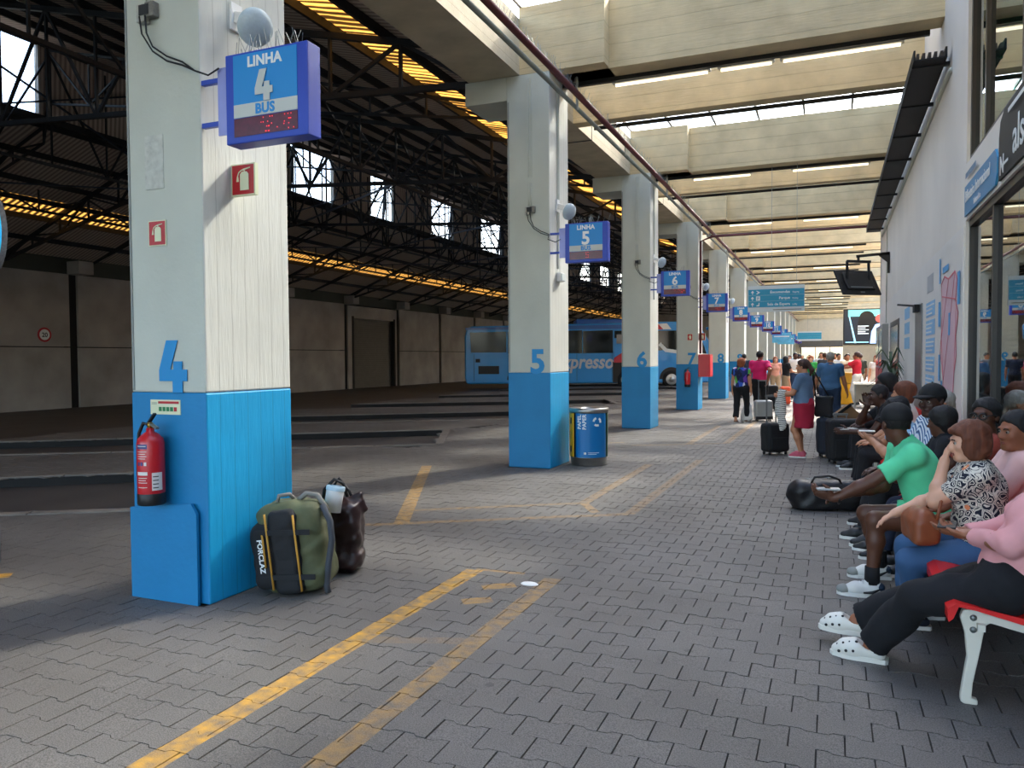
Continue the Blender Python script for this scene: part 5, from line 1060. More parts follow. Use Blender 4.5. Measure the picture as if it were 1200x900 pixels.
    f.ell(hq(0, -.016, .036), np.array([.077, .096, .086]) * hk, HM, .03); f.ell(hq(0, .028, -.035), np.array([.061, .066, .085]) * hk, HM, .03)
    f.cap(hq(-.016, .072, -.095), hq(.016, .072, -.095), .022 * hk, k=.02)
    if face:
        f.cap(hq(-.034, .083, .026), hq(.034, .083, .026), .012 * hk, k=.012)
        for sg in (-1, 1): f.ell(hq(sg * .04, .066, -.022), np.array([.024, .022, .022]) * hk, HM, .018)
        for sg in (-1, 1): f.ell(hq(sg * .031, .096, .004), np.array([.017, .012, .011]) * hk, HM, .01, 'sub')
        f.cap(hq(0, .09, .012), hq(0, .112, -.024), .0085 * hk, .0135 * hk, k=.012); f.cap(hq(-.013, .099, -.03), hq(.013, .099, -.03), .009 * hk, k=.008)
        f.cap(hq(-.02, .087, -.058), hq(.02, .087, -.058), .0095 * hk, k=.007); f.cap(hq(-.017, .086, -.071), hq(.017, .086, -.071), .0095 * hk, k=.007)
    for sg in (-1, 1): f.ell(hq(sg * .078, -.008, -.005), np.array([.011, .02, .032]) * hk, HM, .008)
    f.mesh('body', sk, s)
    if face and h < .0105:
        e_ = MB(); p_ = MB(); b_ = MB(); Mx = Matrix(HM.tolist())
        for sg in (-1, 1):
            MB().ellipsoid(hq(sg * .031, .0825, .004), [.0104 * hk] * 3, 10, 8).build('eye', white_eye, s, True); MB().ellipsoid(hq(sg * .031, .0897, .004), [.0066 * hk, .0045 * hk, .0068 * hk], 8, 6, Mx).build('iris', iris, s, True)
            MB().tube([hq(sg * .016, .098, .022), hq(sg * .03, .1, .028), hq(sg * .047, .088, .023)], .0042 * hk, 6).build('eyebrow', HR['black' if skin in ('dark', 'deep') else 'brown'], s, True)
        MB().tube([hq(-.024, .088, -.0645), hq(-.01, .0965, -.0605), hq(.01, .0965, -.0605), hq(.024, .088, -.0645), hq(.01, .096, -.07), hq(-.01, .096, -.07), hq(-.024, .088, -.0645)], .0045 * hk, 6).build('lips', lip_k if skin in ('dark', 'deep') else lip_d, s, True)
    # ---- hair
    hm = HR[hair]; f = SDF(hq(0, 0, 0) - .3, hq(0, 0, 0) + .26, max(h, .007))
    if style != 'none':
        th_ = .008 if style in ('short', 'bald') else .014
        f.ell(hq(0, -.02, .04), (np.array([.078, .096, .086]) + th_) * hk, HM, .01, cuts=[(hq(0, .06, .05), HM @ np.array([0, .75, -.65])), (hq(0, 0, -.055), HM @ np.array([0, .0, -1]))])
        if style == 'bob':
            for sg in (-1, 1): f.ell(hq(sg * .066, -.012, -.028), np.array([.034, .075, .085]) * hk, HM, .03)
            f.ell(hq(0, -.065, -.035), np.array([.085, .055, .085]) * hk, HM, .03); f.ell(hq(0, .055, .075), np.array([.07, .05, .032]) * hk, HM, .02)
        if style == 'long': f.ell(hq(0, -.06, -.06), np.array([.085, .055, .16]) * hk, HM, .03); [f.ell(hq(sg * .07, -.01, -.05), np.array([.03, .06, .12]) * hk, HM, .02) for sg in (-1, 1)]
        if style == 'bun': f.ell(hq(0, -.135, -.01), np.array([.045, .045, .055]) * hk, HM, .015)
        if style == 'tail': f.cap(hq(0, -.115, .02), hq(0, -.15, -.07), .035 * hk, .04 * hk, k=.02); f.cap(hq(0, -.15, -.07), hq(0, -.12, -.15), .04 * hk, .018 * hk, k=.02)
        if style == 'low': f.cap(hq(0, -.1, -.02), hq(0, -.13, -.12), .03 * hk, .022 * hk, k=.02)
        if style == 'full': f.ell(hq(0, -.03, .05), np.array([.105, .115, .1]) * hk, HM, .03, cuts=[(hq(0, .075, .05), HM @ np.array([0, .8, -.6]))]); f.ell(hq(0, -.05, -.02), np.array([.092, .07, .1]) * hk, HM, .03)
        f.ell(hq(0, .1, -.025), np.array([.058, .06, .075]) * hk, HM, .012, 'sub')
        if h < .012: f.wrinkle(.0022, 70, NP[0])
        f.mesh('hair', hm, s)
    if cap:
        f = SDF(hq(0, 0, 0) - .26, hq(0, 0, 0) + .26, max(h, .007)); f.ell(hq(0, -.014, .045), np.array([.094, .113, .1]) * hk, HM, .01, cuts=[(hq(0, 0, .028), HM @ np.array([0, .1, -1]))])
        f.mesh('cap', cap, s); f = SDF(hq(0, 0, 0) - .26, hq(0, 0, 0) + .26, max(h * .7, .006)); f.ell(hq(0, .085, .045), np.array([.075, .1, .014]) * hk, HM, .01, cuts=[(hq(0, .06, .03), HM @ np.array([0, -1, 0]))]); f.mesh('cap_brim', cap, s)
        MB().ellipsoid(hq(0, -.014, .146), [.008] * 3, 8, 6).build('cap_button', cap, s, True)
    if glasses:
        gm = MB()
        for sg in (-1, 1):
            gm.tube([hq(sg * .033 + .027 * math.cos(a), .105, .002 + .021 * math.sin(a)) for a in np.linspace(0, 2 * PI, 15)], .0045, 6, False); gm.tube([hq(sg * .06, .1, .008), hq(sg * .08, .04, .012), hq(sg * .083, -.01, .008)], .004, 6)
        gm.tube([hq(-.008, .107, .006), hq(.008, .107, .006)], .004, 6); gm.build('glasses', black_p, s, True)
    # ---- clothes
    if top:
        f = SDF(lo, hi, h); torso(f, .014)
        if kind == 'dress': pass
        for i in (0, 1):
            if sleeve <= 0: continue
            up = min(sleeve, 1.0); e = sh[i] + (elb[i] - sh[i]) * up; d = nrm(elb[i] - sh[i])
            if sleeve <= 1: f.cap(sh[i], sh[i] + (elb[i] - sh[i]) * (up + .15), .062 * k * (1 + (g - 1) * .5), .06 * k, k=.035, cuts=[(e, d)])
            else:
                f.cap(sh[i], elb[i], .062 * k * (1 + (g - 1) * .5), .054 * k, k=.03); fr = min(sleeve - 1, .95); d2 = nrm(wri[i] - elb[i]); w2 = elb[i] + (wri[i] - elb[i]) * fr; f.cap(elb[i], elb[i] + (wri[i] - elb[i]) * min(1, fr + .1), .054 * k, .044 * k, k=.03, cuts=[(w2, d2)])
        hemp = tp(0, 0, hem); f.plane_cut(hemp, -T, None, None) if not seat else f.plane_cut(hemp, -T)
        f.cap(N - upn * .01 + T * .0, hq(0, .01, -.03), neck * k, .085 * k, k=.01, op='sub'); f.wrinkle(wr * .55, 15, NP[0]); f.mesh('shirt', top, s)
        if collar:
            MB().tube([N + X * (.07 * k * math.cos(a)) + Fw * (.062 * k * math.sin(a) + .01) + T * (.012 - .02 * math.sin(a)) * k for a in np.linspace(0, 2 * PI, 17)], .014 * k, 6, False).build('collar', collar, s, True)
    if bottom:
        f = SDF(lo, hi, h); f.ell(tp(0, -.005, .02), (.165 * k * g, .118 * k * g, .13 * k), TB, .05, off=.012)
        if kind in ('trousers', 'shorts', 'flare'):
            for i in (0, 1):
                if kind == 'shorts':
                    e = hip[i] + (kne[i] - hip[i]) * leg_end; d = nrm(kne[i] - hip[i]); f.cap(hip[i], kne[i], .105 * k * (1 + (g - 1) * .6), .088 * k, k=.04, cuts=[(e, d)])
                else:
                    f.cap(hip[i], kne[i], .088 * k * (1 + (g - 1) * .6), .056 * k * (1 + (g - 1) * .5), k=.04, off=.016 + flare * .2); e = kne[i] + (ank[i] - kne[i]) * leg_end; d = nrm(ank[i] - kne[i])
                    f.cap(kne[i], ank[i] + d * .05, .056 * k * (1 + (g - 1) * .5), .05 * k, k=.03, off=.016 + flare * .2); f.cap(kne[i], ank[i] + d * .08, .06 * k, (.05 + flare) * k, k=.03)
                    f.plane_cut(e, d, np.minimum(ank[i], e) - .16, np.maximum(ank[i], e) + .16)
        elif kind == 'skirt':
            zb = leg_end; c0 = P + np.array([0, -.01, -.02]); c1 = np.array([(ank[0][0] + ank[1][0]) / 2, (ank[0][1] + ank[1][1]) / 2 * .6, zb]); f.cap(c0, c1 - np.array([0, 0, .2]), .165 * k * g, .175 * k * g + flare, k=.04, flat=((0, 1, 0), 1.25), cuts=[(c1, (0, 0, -1))])
        f.wrinkle(wr * .6, 14, NP[0] + 50); f.mesh({'skirt': 'skirt', 'shorts': 'shorts'}.get(kind, 'trousers'), bottom, s)
    # ---- shoes
    if shoe and shoe_kind != 'none':
        for i in (0, 1):
            fv = nrm([fd[i][0], fd[i][1], 0]); a0 = ank[i]; z0 = a0[2] - .075 * k; c = np.array([a0[0], a0[1], z0]); sdv = np.array([fv[1], -fv[0], 0]); FB = np.array([sdv, fv, [0, 0, 1]]).T
            def fp(x, y, z): return c + FB @ np.array([x, y, z]) * k
            f = SDF(c - .28, c + .28, min(h, .009)); f.cap(fp(0, -.03, .045), fp(0, .09, .045), .043 * k, .044 * k, k=.02); f.cap(fp(0, .09, .042), fp(.0, .165, .032), .046 * k, .03 * k, k=.02, flat=((0, 0, 1), 1.15))
            if shoe_kind in ('shoe', 'sneaker'): f.cap(fp(0, -.02, .05), fp(0, .0, .095), .044 * k, .042 * k, k=.02, cuts=[(fp(0, 0, .105), (0, 0, 1))])
            if shoe_kind == 'clog': f.cap(fp(0, .08, .05), fp(0, .12, .045), .055 * k, .05 * k, k=.02)
            if shoe_kind in ('clog', 'sandal'): f.ell(fp(0, -.005, .1), np.array([.036, .075, .07]) * k, FB, .008, 'sub')
            f.plane_cut(fp(0, 0, .005), (0, 0, -1)); o = f.mesh('shoe', shoe, s)
            pr_ = [fp(x * .001, y * .001, -.003) for x, y in [(-38, -70), (-20, -82), (20, -82), (38, -70), (40, 0), (48, 80), (44, 140), (28, 185), (0, 202), (-28, 185), (-44, 140), (-48, 80), (-40, 0)]]
            so = MB().prism(pr_, (0, 0, .025 * k)).build('sole', shoe if shoe_kind == 'clog' else sole_w, o)
            if shoe_kind == 'clog':
                for (x, y, z, nx) in [(-.03, .1, .085, -.5), (0, .1, .094, 0), (.03, .1, .085, .5), (-.032, .13, .076, -.5), (0, .13, .085, 0), (.032, .13, .076, .5), (-.018, .16, .06, -.3), (.018, .16, .06, .3), (-.054, .08, .05, -1), (-.054, .115, .045, -1), (.054, .08, .05, 1), (.054, .115, .045, 1), (-.048, .15, .035, -1), (.048, .15, .035, 1), (-.03, .068, .092, -.4), (.03, .068, .092, .4)]:
                    MB().ellipsoid(fp(x, y, z), [.008 * k] * 3, 8, 5).build('vent_hole', black_p, o, True)
            if shoe_kind == 'sneaker':
                gy = mat('sneaker grey', '#8c8e88', .7); nv = mat('sneaker navy', '#1d3146', .7)
                for sg in (-1, 1):
                    o2 = MB().tube([fp(sg * .046, .05, .03), fp(sg * .049, .0, .035), fp(sg * .047, -.05, .062)], [.006, .011, .004], 6).build('side_mark', black_p, o, True)
                MB().ellipsoid(fp(0, .16, .035), np.array([.042, .045, .032]) * k, 12, 8, Matrix(FB.tolist())).build('toe_cap', gy, o, True); MB().ellipsoid(fp(0, -.045, .06), np.array([.047, .035, .03]) * k, 12, 8, Matrix(FB.tolist())).build('heel', nv, o, True)
                for q_ in range(4): MB().tube([fp(-.026, .05 + q_ * .018, .088 - q_ * .008), fp(0, .05 + q_ * .018, .098 - q_ * .008), fp(.026, .05 + q_ * .018, .088 - q_ * .008)], .004, 5).build('lace', white_p, o, True)
                MB().tube([fp(0, -.005, .08), fp(0, -.005, .19)], [.046 * k, .043 * k], 14).build('sock', cloth('black sock', '#111113'), o, True)
            if shoe_kind == 'sandal':
                for y in (.03, .12): MB().tube([fp(-.047, y, .02), fp(-.035, y, .066 - y * .1), fp(.035, y, .066 - y * .1), fp(.047, y, .02)], .009, 6).build('strap', shoe, o, True)
    s['_w'] = 1; del s['_w']
    return s, dict(hq=hq, HM=HM, Hc=Hc, wri=wri, elb=elb, kne=kne, ank=ank, sh=sh, tp=tp, N=N)
# ---- patterned cloths
def pattern(name, fn, rough=.85):
    m, t, b = nodes_of(name, rough); co = t.nodes.new('ShaderNodeTexCoord').outputs['Object']; t.links.new(fn(t, co), b.inputs['Base Color']); return m
def ramp(t, fac, stops, const=True):
    r = t.nodes.new('ShaderNodeValToRGB'); e = r.color_ramp.elements; r.color_ramp.interpolation = 'CONSTANT' if const else 'LINEAR'
    while len(e) < len(stops): e.new(.5)
    for i, (p, c) in enumerate(stops): e[i].position = p; e[i].color = hx(c)
    t.links.new(fac, r.inputs[0]); return r.outputs[0]
def paisley(t, co):
    n = t.nodes.new('ShaderNodeTexNoise'); n.inputs['Scale'].default_value = 9; t.links.new(co, n.inputs['Vector'])
    v = t.nodes.new('ShaderNodeVectorMath'); v.operation = 'SCALE'; v.inputs['Scale'].default_value = .12; t.links.new(n.outputs['Color'], v.inputs[0])
    a = t.nodes.new('ShaderNodeVectorMath'); t.links.new(co, a.inputs[0]); t.links.new(v.outputs[0], a.inputs[1])
    w = t.nodes.new('ShaderNodeTexVoronoi'); w.feature = 'DISTANCE_TO_EDGE'; w.inputs['Scale'].default_value = 21; t.links.new(a.outputs[0], w.inputs['Vector'])
    m = t.nodes.new('ShaderNodeMath'); m.operation = 'MULTIPLY'; m.inputs[1].default_value = 26; t.links.new(w.outputs['Distance'], m.inputs[0])
    s_ = t.nodes.new('ShaderNodeMath'); s_.operation = 'SINE'; t.links.new(m.outputs[0], s_.inputs[0])
    base = ramp(t, s_.outputs[0], [(0, '#141a2c'), (.42, '#d9d3c4')])
    vo = t.nodes.new('ShaderNodeTexVoronoi'); vo.inputs['Scale'].default_value = 8.5; t.links.new(co, vo.inputs['Vector'])
    fl = ramp(t, vo.outputs['Distance'], [(0, '#f0d9a0'), (.06, '#d98257'), (.2, '#000000')]); lt = t.nodes.new('ShaderNodeMath'); lt.operation = 'LESS_THAN'; lt.inputs[1].default_value = .2; t.links.new(vo.outputs['Distance'], lt.inputs[0])
    mx = t.nodes.new('ShaderNodeMix'); mx.data_type = 'RGBA'; t.links.new(lt.outputs[0], mx.inputs[0]); t.links.new(base, mx.inputs[6]); t.links.new(fl, mx.inputs[7]); return mx.outputs[2]
def splash(t, co):
    mp_ = t.nodes.new('ShaderNodeMapping'); mp_.inputs['Scale'].default_value = (9, 9, 5); mp_.inputs['Rotation'].default_value = (0, .8, 0); t.links.new(co, mp_.inputs['Vector'])
    v = t.nodes.new('ShaderNodeTexVoronoi'); v.inputs['Scale'].default_value = 1.5; t.links.new(mp_.outputs[0], v.inputs['Vector']); sp = t.nodes.new('ShaderNodeSeparateColor'); t.links.new(v.outputs['Color'], sp.inputs[0])
    return ramp(t, sp.outputs[0], [(0, '#16235e'), (.22, '#2c58b8'), (.38, '#14173a'), (.52, '#d8dbe0'), (.64, '#e0557f'), (.74, '#5fae4c'), (.82, '#6a3fae'), (.9, '#12131c')])
def stripes(scale, stops, axis='X', dist=0.0):
    def fn(t, co):
        w = t.nodes.new('ShaderNodeTexWave'); w.bands_direction = axis; w.inputs['Scale'].default_value = scale; w.inputs['Distortion'].default_value = dist; t.links.new(co, w.inputs['Vector']); return ramp(t, w.outputs['Fac'], stops)
    return fn
paisley_m = pattern('navy and cream patterned cloth', paisley); splash_m = pattern('multicolour blouse cloth', splash)
stripe_m = pattern('blue white striped shirt', stripes(24, [(0, '#dfe5ea'), (.45, '#6f9ac6'), (.8, '#35507a')], 'Y')); zebra_m = pattern('black white zebra cloth', stripes(13, [(0, '#e6e4dd'), (.5, '#151515')], 'Z', 3))
denim = cloth('blue denim', '#35587f'); dk_denim = cloth('dark denim', '#22344f'); black_t = cloth('black trousers', '#121317', .9, .35); green_t = cloth('mint green cotton', '#5fd8a0'); pink_h = cloth('pink hoodie', '#dd9c9c'); pink_t = cloth('pale pink cotton', '#e6b8b2')
dark_t = cloth('dark cotton', '#16161a'); navy_t = cloth('navy cotton', '#1a2238'); cap_m = cloth('black cap', '#0f1011', .8, .1); blue_t = cloth('slate blue cotton', '#56708c'); polo_b = cloth('blue polo', '#3a6186'); magenta = cloth('magenta polo', '#d31a62'); red_t = cloth('red jersey', '#c51a30'); white_t = cloth('white cotton', '#d9d7d0'); beige_t = cloth('beige cotton', '#a99070'); wine = cloth('crimson skirt', '#a51c38'); grey_t = cloth('grey cotton', '#7c8085'); lilac = cloth('lilac cotton', '#8f86b8'); yellow_t = cloth('yellow scarf', '#cfa23a'); lblue = cloth('light blue cotton', '#8fb4d0'); jade = cloth('bright green cotton', '#2f9a44')
clog_m = mat('white clog foam', '#dedbd0', .6, var=.03); pinkshoe = mat('pink canvas', '#c2576a', .8); blk_shoe = mat('black shoe', '#151515', .5); brown_sh = mat('brown leather shoe', '#7b5a40', .6); snk_w = mat('sneaker white', '#d8d8d2', .6)
A = np.array
def at_seat(hx_, hy_, rz, wx, wy, wz):
    """world point -> seated person's own frame"""
    c, s_ = math.cos(R(-rz)), math.sin(R(-rz)); dx, dy = wx - hx_, wy - hy_; return A([c * dx - s_ * dy, s_ * dx + c * dy, wz])
def seated(x, y, rz, label, feet_w=None, hands_w=None, **kw):
    L_ = lambda p: at_seat(x, y, rz, *p)
    H = kw.get('H', 1.7)
    if feet_w: kw['feet'] = [tuple(L_(p if len(p) == 3 else (p[0], p[1], .075 * H / 1.7))) for p in feet_w]
    else: kw['feet'] = [(-.12, .47), (.12, .5)]
    if hands_w: kw['hands'] = [L_(p) for p in hands_w]
    elif 'hands' not in kw: kw['hands'] = [A([-.13, .36, .63]), A([.13, .38, .63])]; kw.setdefault('handdir', (A([.3, .9, -.1]), A([-.3, .9, -.1]))); kw.setdefault('palm', (A([0, 0, -1]), A([0, 0, -1])))
    kw.setdefault('elbows', (A([-.8, -.4, -.4]), A([.8, -.4, -.4])))
    return person((x, y, 0), rz, label, seat=kw.pop('seat', .44), **kw)
# ---- the bench row, nearest first
seated(.75, 4.16, 84, 'person in pink hoodie, black flared trousers and white clogs, cut off by the right edge', feet_w=[(.2, 4.43), (.04, 4.7)], lean=-27, seat=.47, H=1.72, top=pink_h, sleeve=1.92, hem=-.1, bottom=black_t, kind='flare', flare=.035, leg_end=.93, shoe=clog_m, shoe_kind='clog', footdir=((.05, 1), (.1, 1)), skin='mid', hair='black', style='bun', fem=True, g=1.08,
       hands_w=[(.62, 4.22, .74), (.6, 4.36, .72)], elbows=(A([-1, -.1, -.5]), A([.8, -.2, -.6])), handdir=(A([.5, .8, .1]), A([-.4, .8, .1])), palm=(A([0, 0, 1]), A([0, 0, 1])), knees=(A([0, .6, 1]), A([.55, .6, 1])), wr=.009, h=.009)
s = E('phone', (.53, 4.32, .76), rz=R(-10), label='dark phone in the hands of the person in the pink hoodie', cat='phone'); MB().box(-.04, .04, -.08, .08, 0, .01).build('body', black_p, s, bev=.004)
w2, J2 = seated(.81, 4.98, 88, 'woman with brown bob in navy patterned blouse, hand pressed to her mouth', feet_w=[(.47, 5.06), (.44, 5.26)], lean=9, H=1.6, g=1.25, fem=True, top=paisley_m, sleeve=.72, hem=-.11, bottom=denim, leg_end=.8, shoe=mat('navy sandal', '#1a2130', .7), shoe_kind='sandal', skin='fair', hair='auburn', style='bob', hp_=-8, hy=10,
       hands=[A([.0, .22, .985]), A([.1, .45, .67])], elbows=(A([-.3, .55, -1]), A([.8, -.3, -.5])), handdir=(A([.12, -.25, 1]), A([-.25, .85, -.5])), palm=(A([.1, -1, -.1]), A([-.2, .0, -1])), curl=18, h=.008)
s = E('handbag', (.47, 4.9, .545), rz=R(100), label='tan leather handbag on the lap of the woman with the brown bob', cat='bag'); tanl = mat('tan leather', '#8a4a2a', .45, var=.15, bump=.15, bs=20)
f = SDF((-.2, -.15, -.02), (.2, .15, .25), .009); f.rbox((0, 0, .08), (.15, .075, .08), .04, k=.03); f.rbox((0, 0, .13), (.12, .04, .06), .03, k=.04); f.wrinkle(.005, 16, 3); f.mesh('body', tanl, s)
MB().tube([(-.11, -.05, .15), (-.08, -.08, .25), (.0, -.09, .27), (.08, -.08, .24), (.11, -.05, .15)], .009, 8).build('handle', tanl, s, True); MB().bar((-.1, -.078, .1), (.1, -.078, .12), .012, .006, (0, -1, 0)).build('zip', mat('gold zip', '#c9a866', .3, metal=.8), s); MB().tube([(.1, -.07, .15), (.12, -.08, .12), (.1, -.085, .1)], .006, 6).build('clasp', mat('gold zip', '#c9a866', .3), s, True)
seated(1.03, 5.42, 92, 'woman in pale pink top with black hair tied back, looking left', lean=0, H=1.66, fem=True, top=pink_t, sleeve=1.5, bottom=dark_t, shoe=blk_shoe, skin='mid', hair='black', style='bun', hy=28, hp_=-4, g=1.05, h=.009)
w4, J4 = seated(.68, 5.84, 98, 'man in mint green t-shirt, green shorts and black cap, leaning forward', feet_w=[(.25, 5.62), (.32, 6.1)], lean=27, H=1.8, g=1.1, top=green_t, sleeve=.74, hem=-.1, bottom=green_t, kind='shorts', leg_end=.55, shoe=snk_w, shoe_kind='sneaker', footdir=((.05, 1), (.0, 1)), skin='dark', hair='black', style='short', cap=cap_m, hy=-80, hp_=-6,
       hands_w=[(.02, 5.62, .64), (.1, 5.95, .62)], elbows=(A([-.5, -.5, -.9]), A([.5, -.5, -.9])), handdir=(A([.1, .9, .25]), A([-.2, .9, -.1])), palm=(A([.7, 0, .6]), A([-.5, 0, -.6])), curl=35, h=.008)
MB().tube([J4['wri'][0] + A([.03 * math.cos(a), 0, .034 * math.sin(a)]) - A([0, .025, 0]) for a in np.linspace(0, 2 * PI, 13)], .007, 6, False).build('wristwatch', black_p, w4, True)
s = E('phone', (-.02, 5.6, .70), rz=R(12), label='grey phone held up by the man in the green t-shirt', cat='phone'); MB().box(-.075, .075, -.038, .038, 0, .012).build('body', mat('grey phone', '#a5a8a8', .3), s, bev=.004)
seated(1.0, 6.38, 95, 'woman with black framed glasses and dark hair behind the bench row', lean=-2, H=1.72, fem=True, top=cloth('rust cotton', '#8a3b2e'), sleeve=.8, bottom=dark_t, shoe=blk_shoe, skin='dark', hair='black', style='bun', glasses=True, hy=50, h=.009)
seated(.84, 6.82, 92, 'child with black hair seen just above the green t-shirt', lean=5, H=1.5, top=dark_t, sleeve=.7, bottom=navy_t, shoe=blk_shoe, skin='dark', hair='black', style='full', hy=-25, hp_=-10, h=.011)
seated(.8, 7.3, 98, 'man in black cap and blue striped shirt facing the camera side', lean=2, H=1.86, g=1.1, top=stripe_m, sleeve=1.3, bottom=dark_t, shoe=blk_shoe, skin='deep', hair='black', style='short', cap=cap_m, hy=42, hp_=-4, collar=stripe_m, h=.009)
seated(.84, 7.86, 92, 'woman with black hair bent over her phone in light blue top', lean=30, H=1.68, fem=True, top=lblue, sleeve=.6, bottom=navy_t, shoe=blk_shoe, skin='tan', hair='black', style='full', hp_=-28, hands=[A([-.05, .5, .83]), A([.08, .5, .84])], handdir=(A([.4, .7, .2]), A([-.5, .7, .2])), palm=(A([.4, -.2, 1]), A([-.4, -.2, 1])), h=.01)
s = E('phone', (.3, 7.86, .9), rz=R(92), label='pale phone in the hands of the woman in light blue', cat='phone'); MB().box(-.035, .035, -.07, .07, 0, .01).build('body', white_p, s, bev=.003)
seated(.98, 8.4, 90, 'woman with grey tied hair and yellow scarf', lean=0, H=1.66, fem=True, top=yellow_t, sleeve=.7, bottom=beige_t, shoe=brown_sh, skin='tan', hair='grey', style='low', hy=10, h=.011)
seated(.78, 9.6, 90, 'woman with dark red hair and pale straps beside the steel post', lean=4, H=1.74, fem=True, top=white_t, sleeve=.0, bottom=dark_t, shoe=blk_shoe, skin='tan', hair='auburn', style='full', hy=-20, h=.011)
seated(.8, 10.2, 95, 'man in dark clothes with forearms out, holding papers by the suitcases', lean=28, H=1.78, top=dark_t, sleeve=.5, bottom=dark_t, shoe=blk_shoe, skin='deep', hair='black', style='short', hands=[A([-.1, .62, .7]), A([.05, .4, 1.0])], elbows=(A([-.5, -.3, -.9]), A([.4, .6, -.8])), handdir=(A([0, 1, 0]), A([0, .2, 1])), hy=10, h=.01)
s = E('papers', (.17, 10.1, .72), rz=R(20), label='folded grey papers in the hand of the man in dark clothes', cat='paper'); MB().box(-.1, .1, -.08, .08, 0, .006).box(-.08, .1, -.07, .09, .006, .014).build('sheets', mat('grey paper', '#b3b3ae', .8), s)
seated(.78, 12.0, 92, 'person with high dark hair at the far end of the bench row', lean=8, H=1.86, top=dark_t, sleeve=1.9, bottom=dark_t, shoe=blk_shoe, skin='deep', hair='black', style='full', h=.012)
seated(.86, 13.2, 92, 'person with dark hair leaning by the potted plant', lean=4, H=1.8, top=dark_t, sleeve=1.9, bottom=dark_t, shoe=blk_shoe, skin='dark', hair='black', style='short', hy=20, h=.012)
# ---- standing people
w1, J1 = person((-.42, 13.05, 0), 72, 'woman in slate blue top and crimson skirt, dark hair in a ponytail', H=1.6, g=1.22, fem=True, top=blue_t, sleeve=.75, hem=-.05, bottom=wine, kind='skirt', leg_end=.47, shoe=pinkshoe, skin='tan', hair='brown', style='tail', hands=(A([-.16, .32, .98]), A([.2, .3, 1.0])), elbows=(A([-.4, -.7, -.6]), A([.5, -.7, -.6])), handdir=(A([.3, .9, 0]), A([-.3, .9, 0])), feet=((-.09, 0), (.09, .05)), hp_=-4, h=.01)
s = E('zebra_scarf', (-.42, 13.05, 0), rz=R(72), label='black and white striped scarf hanging over the forearm of the woman in blue', cat='scarf')
f = SDF((-.4, -.1, .3), (.1, .5, 1.15), .011); f.cap((-.2, .27, 1.02), (-.21, .28, .72), .065, .085, flat=((1, 0, 0), 1.6)); f.cap((-.23, .26, .74), (-.235, .24, .47), .06, .045, flat=((1, 0, 0), 2)); f.wrinkle(.009, 20, 3); f.mesh('cloth', zebra_m, s)
s = E('shoulder_bag', (-.42, 13.05, 0), rz=R(72), label='black shoulder bag behind the woman in the slate blue top', cat='bag')
f = SDF((.1, -.5, .5), (.5, .1, 1.1), .014); f.rbox((.3, -.22, .8), (.06, .14, .17), .04); f.wrinkle(.006, 14, 2); f.mesh('body', blk_f, s); MB().tube([(.28, -.1, .93), (.2, -.08, 1.33), (.15, -.12, 1.35), (.29, -.3, .95)], .012, 6).build('strap', blk_f, s, True)
person((-.04, 17.75, 0), -4, 'man in blue polo shirt and jeans with grey hair, seen from behind', H=1.74, g=1.22, top=polo_b, sleeve=.72, hem=-.1, bottom=dk_denim, leg_end=.97, shoe=blk_shoe, skin='olive', hair='grey', style='short', feet=((-.13, .08), (.13, -.08)), hands=(A([-.33, .1, .84]), A([.33, .1, .82])), collar=polo_b, h=.011)
person((-2.04, 19.45, 0), -10, 'woman in multicolour blouse and black cropped trousers, walking away', H=1.6, g=1.12, fem=True, top=splash_m, sleeve=.45, hem=-.16, bottom=black_t, leg_end=.8, shoe=brown_sh, shoe_kind='sandal', skin='tan', hair='orange', style='full', feet=((-.09, -.16), (.09, .14)), h=.011)
person((-1.72, 20.75, 0), -12, 'man in magenta polo shirt and black trousers pulling the silver suitcase', H=1.8, g=1.12, top=magenta, sleeve=.75, hem=-.12, bottom=black_t, shoe=blk_shoe, skin='mid', hair='black', style='short', feet=((-.11, .12), (.11, -.12)), hands=(None, A([.26, -.2, 1.0])), collar=magenta, h=.011)
person((.74, 27.4, 0), 75, 'woman in red jersey and white trousers reaching over the counter', H=1.78, g=1.05, fem=True, top=red_t, sleeve=.8, hem=-.02, bottom=white_t, shoe=blk_shoe, skin='mid', hair='brown', style='bun', hands=(A([-.1, .55, 1.25]), A([.15, .5, 1.2])), elbows=(A([-.4, 0, -1]), A([.4, 0, -1])), h=.014)
F_ = 'crowd at the far end of the platform'
def far(x, y, rz, label, **kw):
    kw.setdefault('face', True); kw.setdefault('shoe', blk_shoe); return person((x, y, 0), rz, label, h=.017, wr=.0, group=F_, **kw)
far(1.35, 28.2, 160, 'woman with long light brown hair in white top by the wall end', H=1.68, fem=True, top=white_t, sleeve=.5, bottom=white_t, skin='fair', hair='orange', style='long')
far(-1.5, 28.7, -60, 'woman with long black hair, black top and beige skirt', H=1.66, fem=True, top=dark_t, sleeve=.6, hem=-.02, bottom=beige_t, kind='skirt', leg_end=.55, skin='tan', hair='black', style='long', hands=(A([-.1, .34, 1.05]), A([.12, .34, 1.05])))
far(-1.95, 30.2, 190, 'woman with long reddish hair in pale top beside the black clad woman', H=1.64, fem=True, top=cloth('salmon top', '#d79a84'), sleeve=.3, bottom=beige_t, skin='fair', hair='orange', style='long')
far(-2.75, 33.5, 150, 'man in light grey t-shirt near the far columns', H=1.74, top=grey_t, sleeve=.7, bottom=dark_t, skin='olive', hair='black')
far(-3.1, 30.5, 10, 'man with dark hair in navy top beyond the man in magenta', H=1.76, top=navy_t, sleeve=.7, bottom=dark_t, skin='mid', hair='black')
far(-1.25, 33.5, 170, 'person with dark cap in lilac top in the crowd', H=1.74, top=lilac, sleeve=.7, bottom=grey_t, skin='dark', hair='black', cap=cap_m)
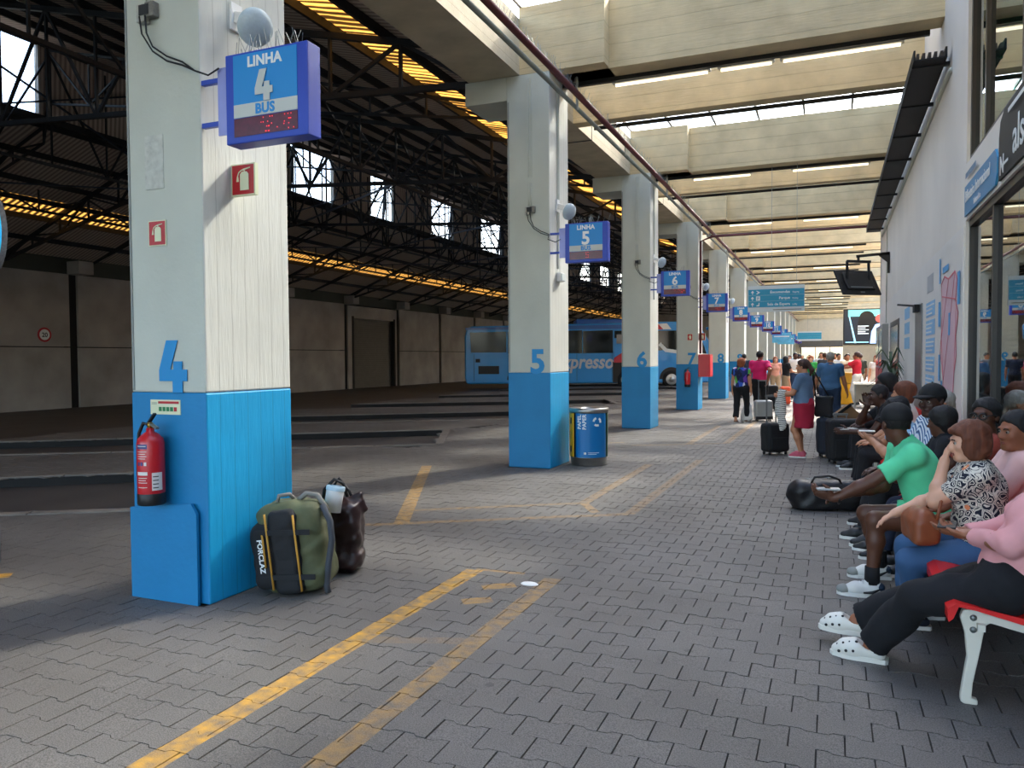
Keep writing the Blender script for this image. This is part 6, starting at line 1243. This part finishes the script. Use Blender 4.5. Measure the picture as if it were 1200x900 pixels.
far(-.75, 31.6, 185, 'woman with orange hair and bright green top in the crowd', H=1.66, fem=True, top=jade, sleeve=.6, bottom=dark_t, skin='fair', hair='orange', style='full')
far(-.42, 34.5, 175, 'man in dark waistcoat with white sleeves in the crowd', H=1.82, top=white_t, sleeve=1.8, bottom=dark_t, skin='tan', hair='brown')
far(.22, 32.4, 200, 'man in white shirt with dark shorts beside the yellow container', H=1.76, top=white_t, sleeve=.7, bottom=navy_t, kind='shorts', leg_end=.8, skin='olive', hair='black', hands=(A([-.3, .4, 1.15]), None))
far(-.15, 37.5, 160, 'woman with brown hair in coral top far back', H=1.66, fem=True, top=cloth('coral top', '#c96a52'), sleeve=.4, bottom=denim, skin='tan', hair='brown', style='long')
far(.95, 31.5, 30, 'man in dark striped shirt behind the red jersey', H=1.74, top=cloth('dark olive shirt', '#3b3d30'), sleeve=.8, bottom=beige_t, skin='mid', hair='black')
far(-1.0, 39.5, 190, 'person in blue shirt far back under the canopy', H=1.72, top=lblue, sleeve=.7, bottom=dark_t, skin='olive', hair='black')
far(-2.0, 41.0, 175, 'person in white top far back by the last columns', H=1.7, top=white_t, sleeve=.7, bottom=navy_t, skin='tan', hair='ash')
far(.55, 37.0, 170, 'person in mustard top far back beside the wall end', H=1.7, top=yellow_t, sleeve=.7, bottom=dark_t, skin='mid', hair='black')
far(-.6, 45.0, 10, 'person in dark jacket farthest back in the crowd', H=1.76, top=dark_t, sleeve=1.9, bottom=dk_denim, skin='olive', hair='grey')
far(-1.75, 36.5, 180, 'person in teal top far back between the black clad woman and the columns', H=1.7, top=cloth('teal top', '#3d8a8a'), sleeve=.7, bottom=dark_t, skin='tan', hair='brown')
far(-1.3, 31.2, 200, 'man in white t-shirt with dark skin behind the black clad woman', H=1.8, top=white_t, sleeve=.7, bottom=dk_denim, skin='dark', hair='black')
far(-.95, 36.0, 150, 'woman with blond hair in dark green top in the crowd', H=1.66, fem=True, top=cloth('bottle green top', '#2a4a3a'), sleeve=.6, bottom=denim, skin='fair', hair='blond', style='long')
far(-.25, 30.4, 20, 'man in charcoal t-shirt partly hidden by the man in the blue polo', H=1.78, top=cloth('charcoal tee', '#2f3236'), sleeve=.7, bottom=beige_t, skin='olive', hair='brown')
far(.1, 35.2, 190, 'man with dark beard in rust shirt far back', H=1.78, top=cloth('rust shirt', '#a0573a'), sleeve=1.8, bottom=dark_t, skin='tan', hair='black')
far(.5, 30.0, 185, 'man in cream shirt just right of the yellow container', H=1.74, top=cloth('cream shirt', '#d8cdb4'), sleeve=1.8, bottom=dark_t, skin='olive', hair='black')
far(-.55, 40.5, 170, 'person in pale pink top far back in the crowd', H=1.68, fem=True, top=pink_t, sleeve=.6, bottom=grey_t, skin='fair', hair='brown', style='bob')
far(-1.45, 43.0, 185, 'person in purple jacket far back near the end wall', H=1.72, top=cloth('purple jacket', '#4d3a6e'), sleeve=1.9, bottom=dark_t, skin='tan', hair='grey')
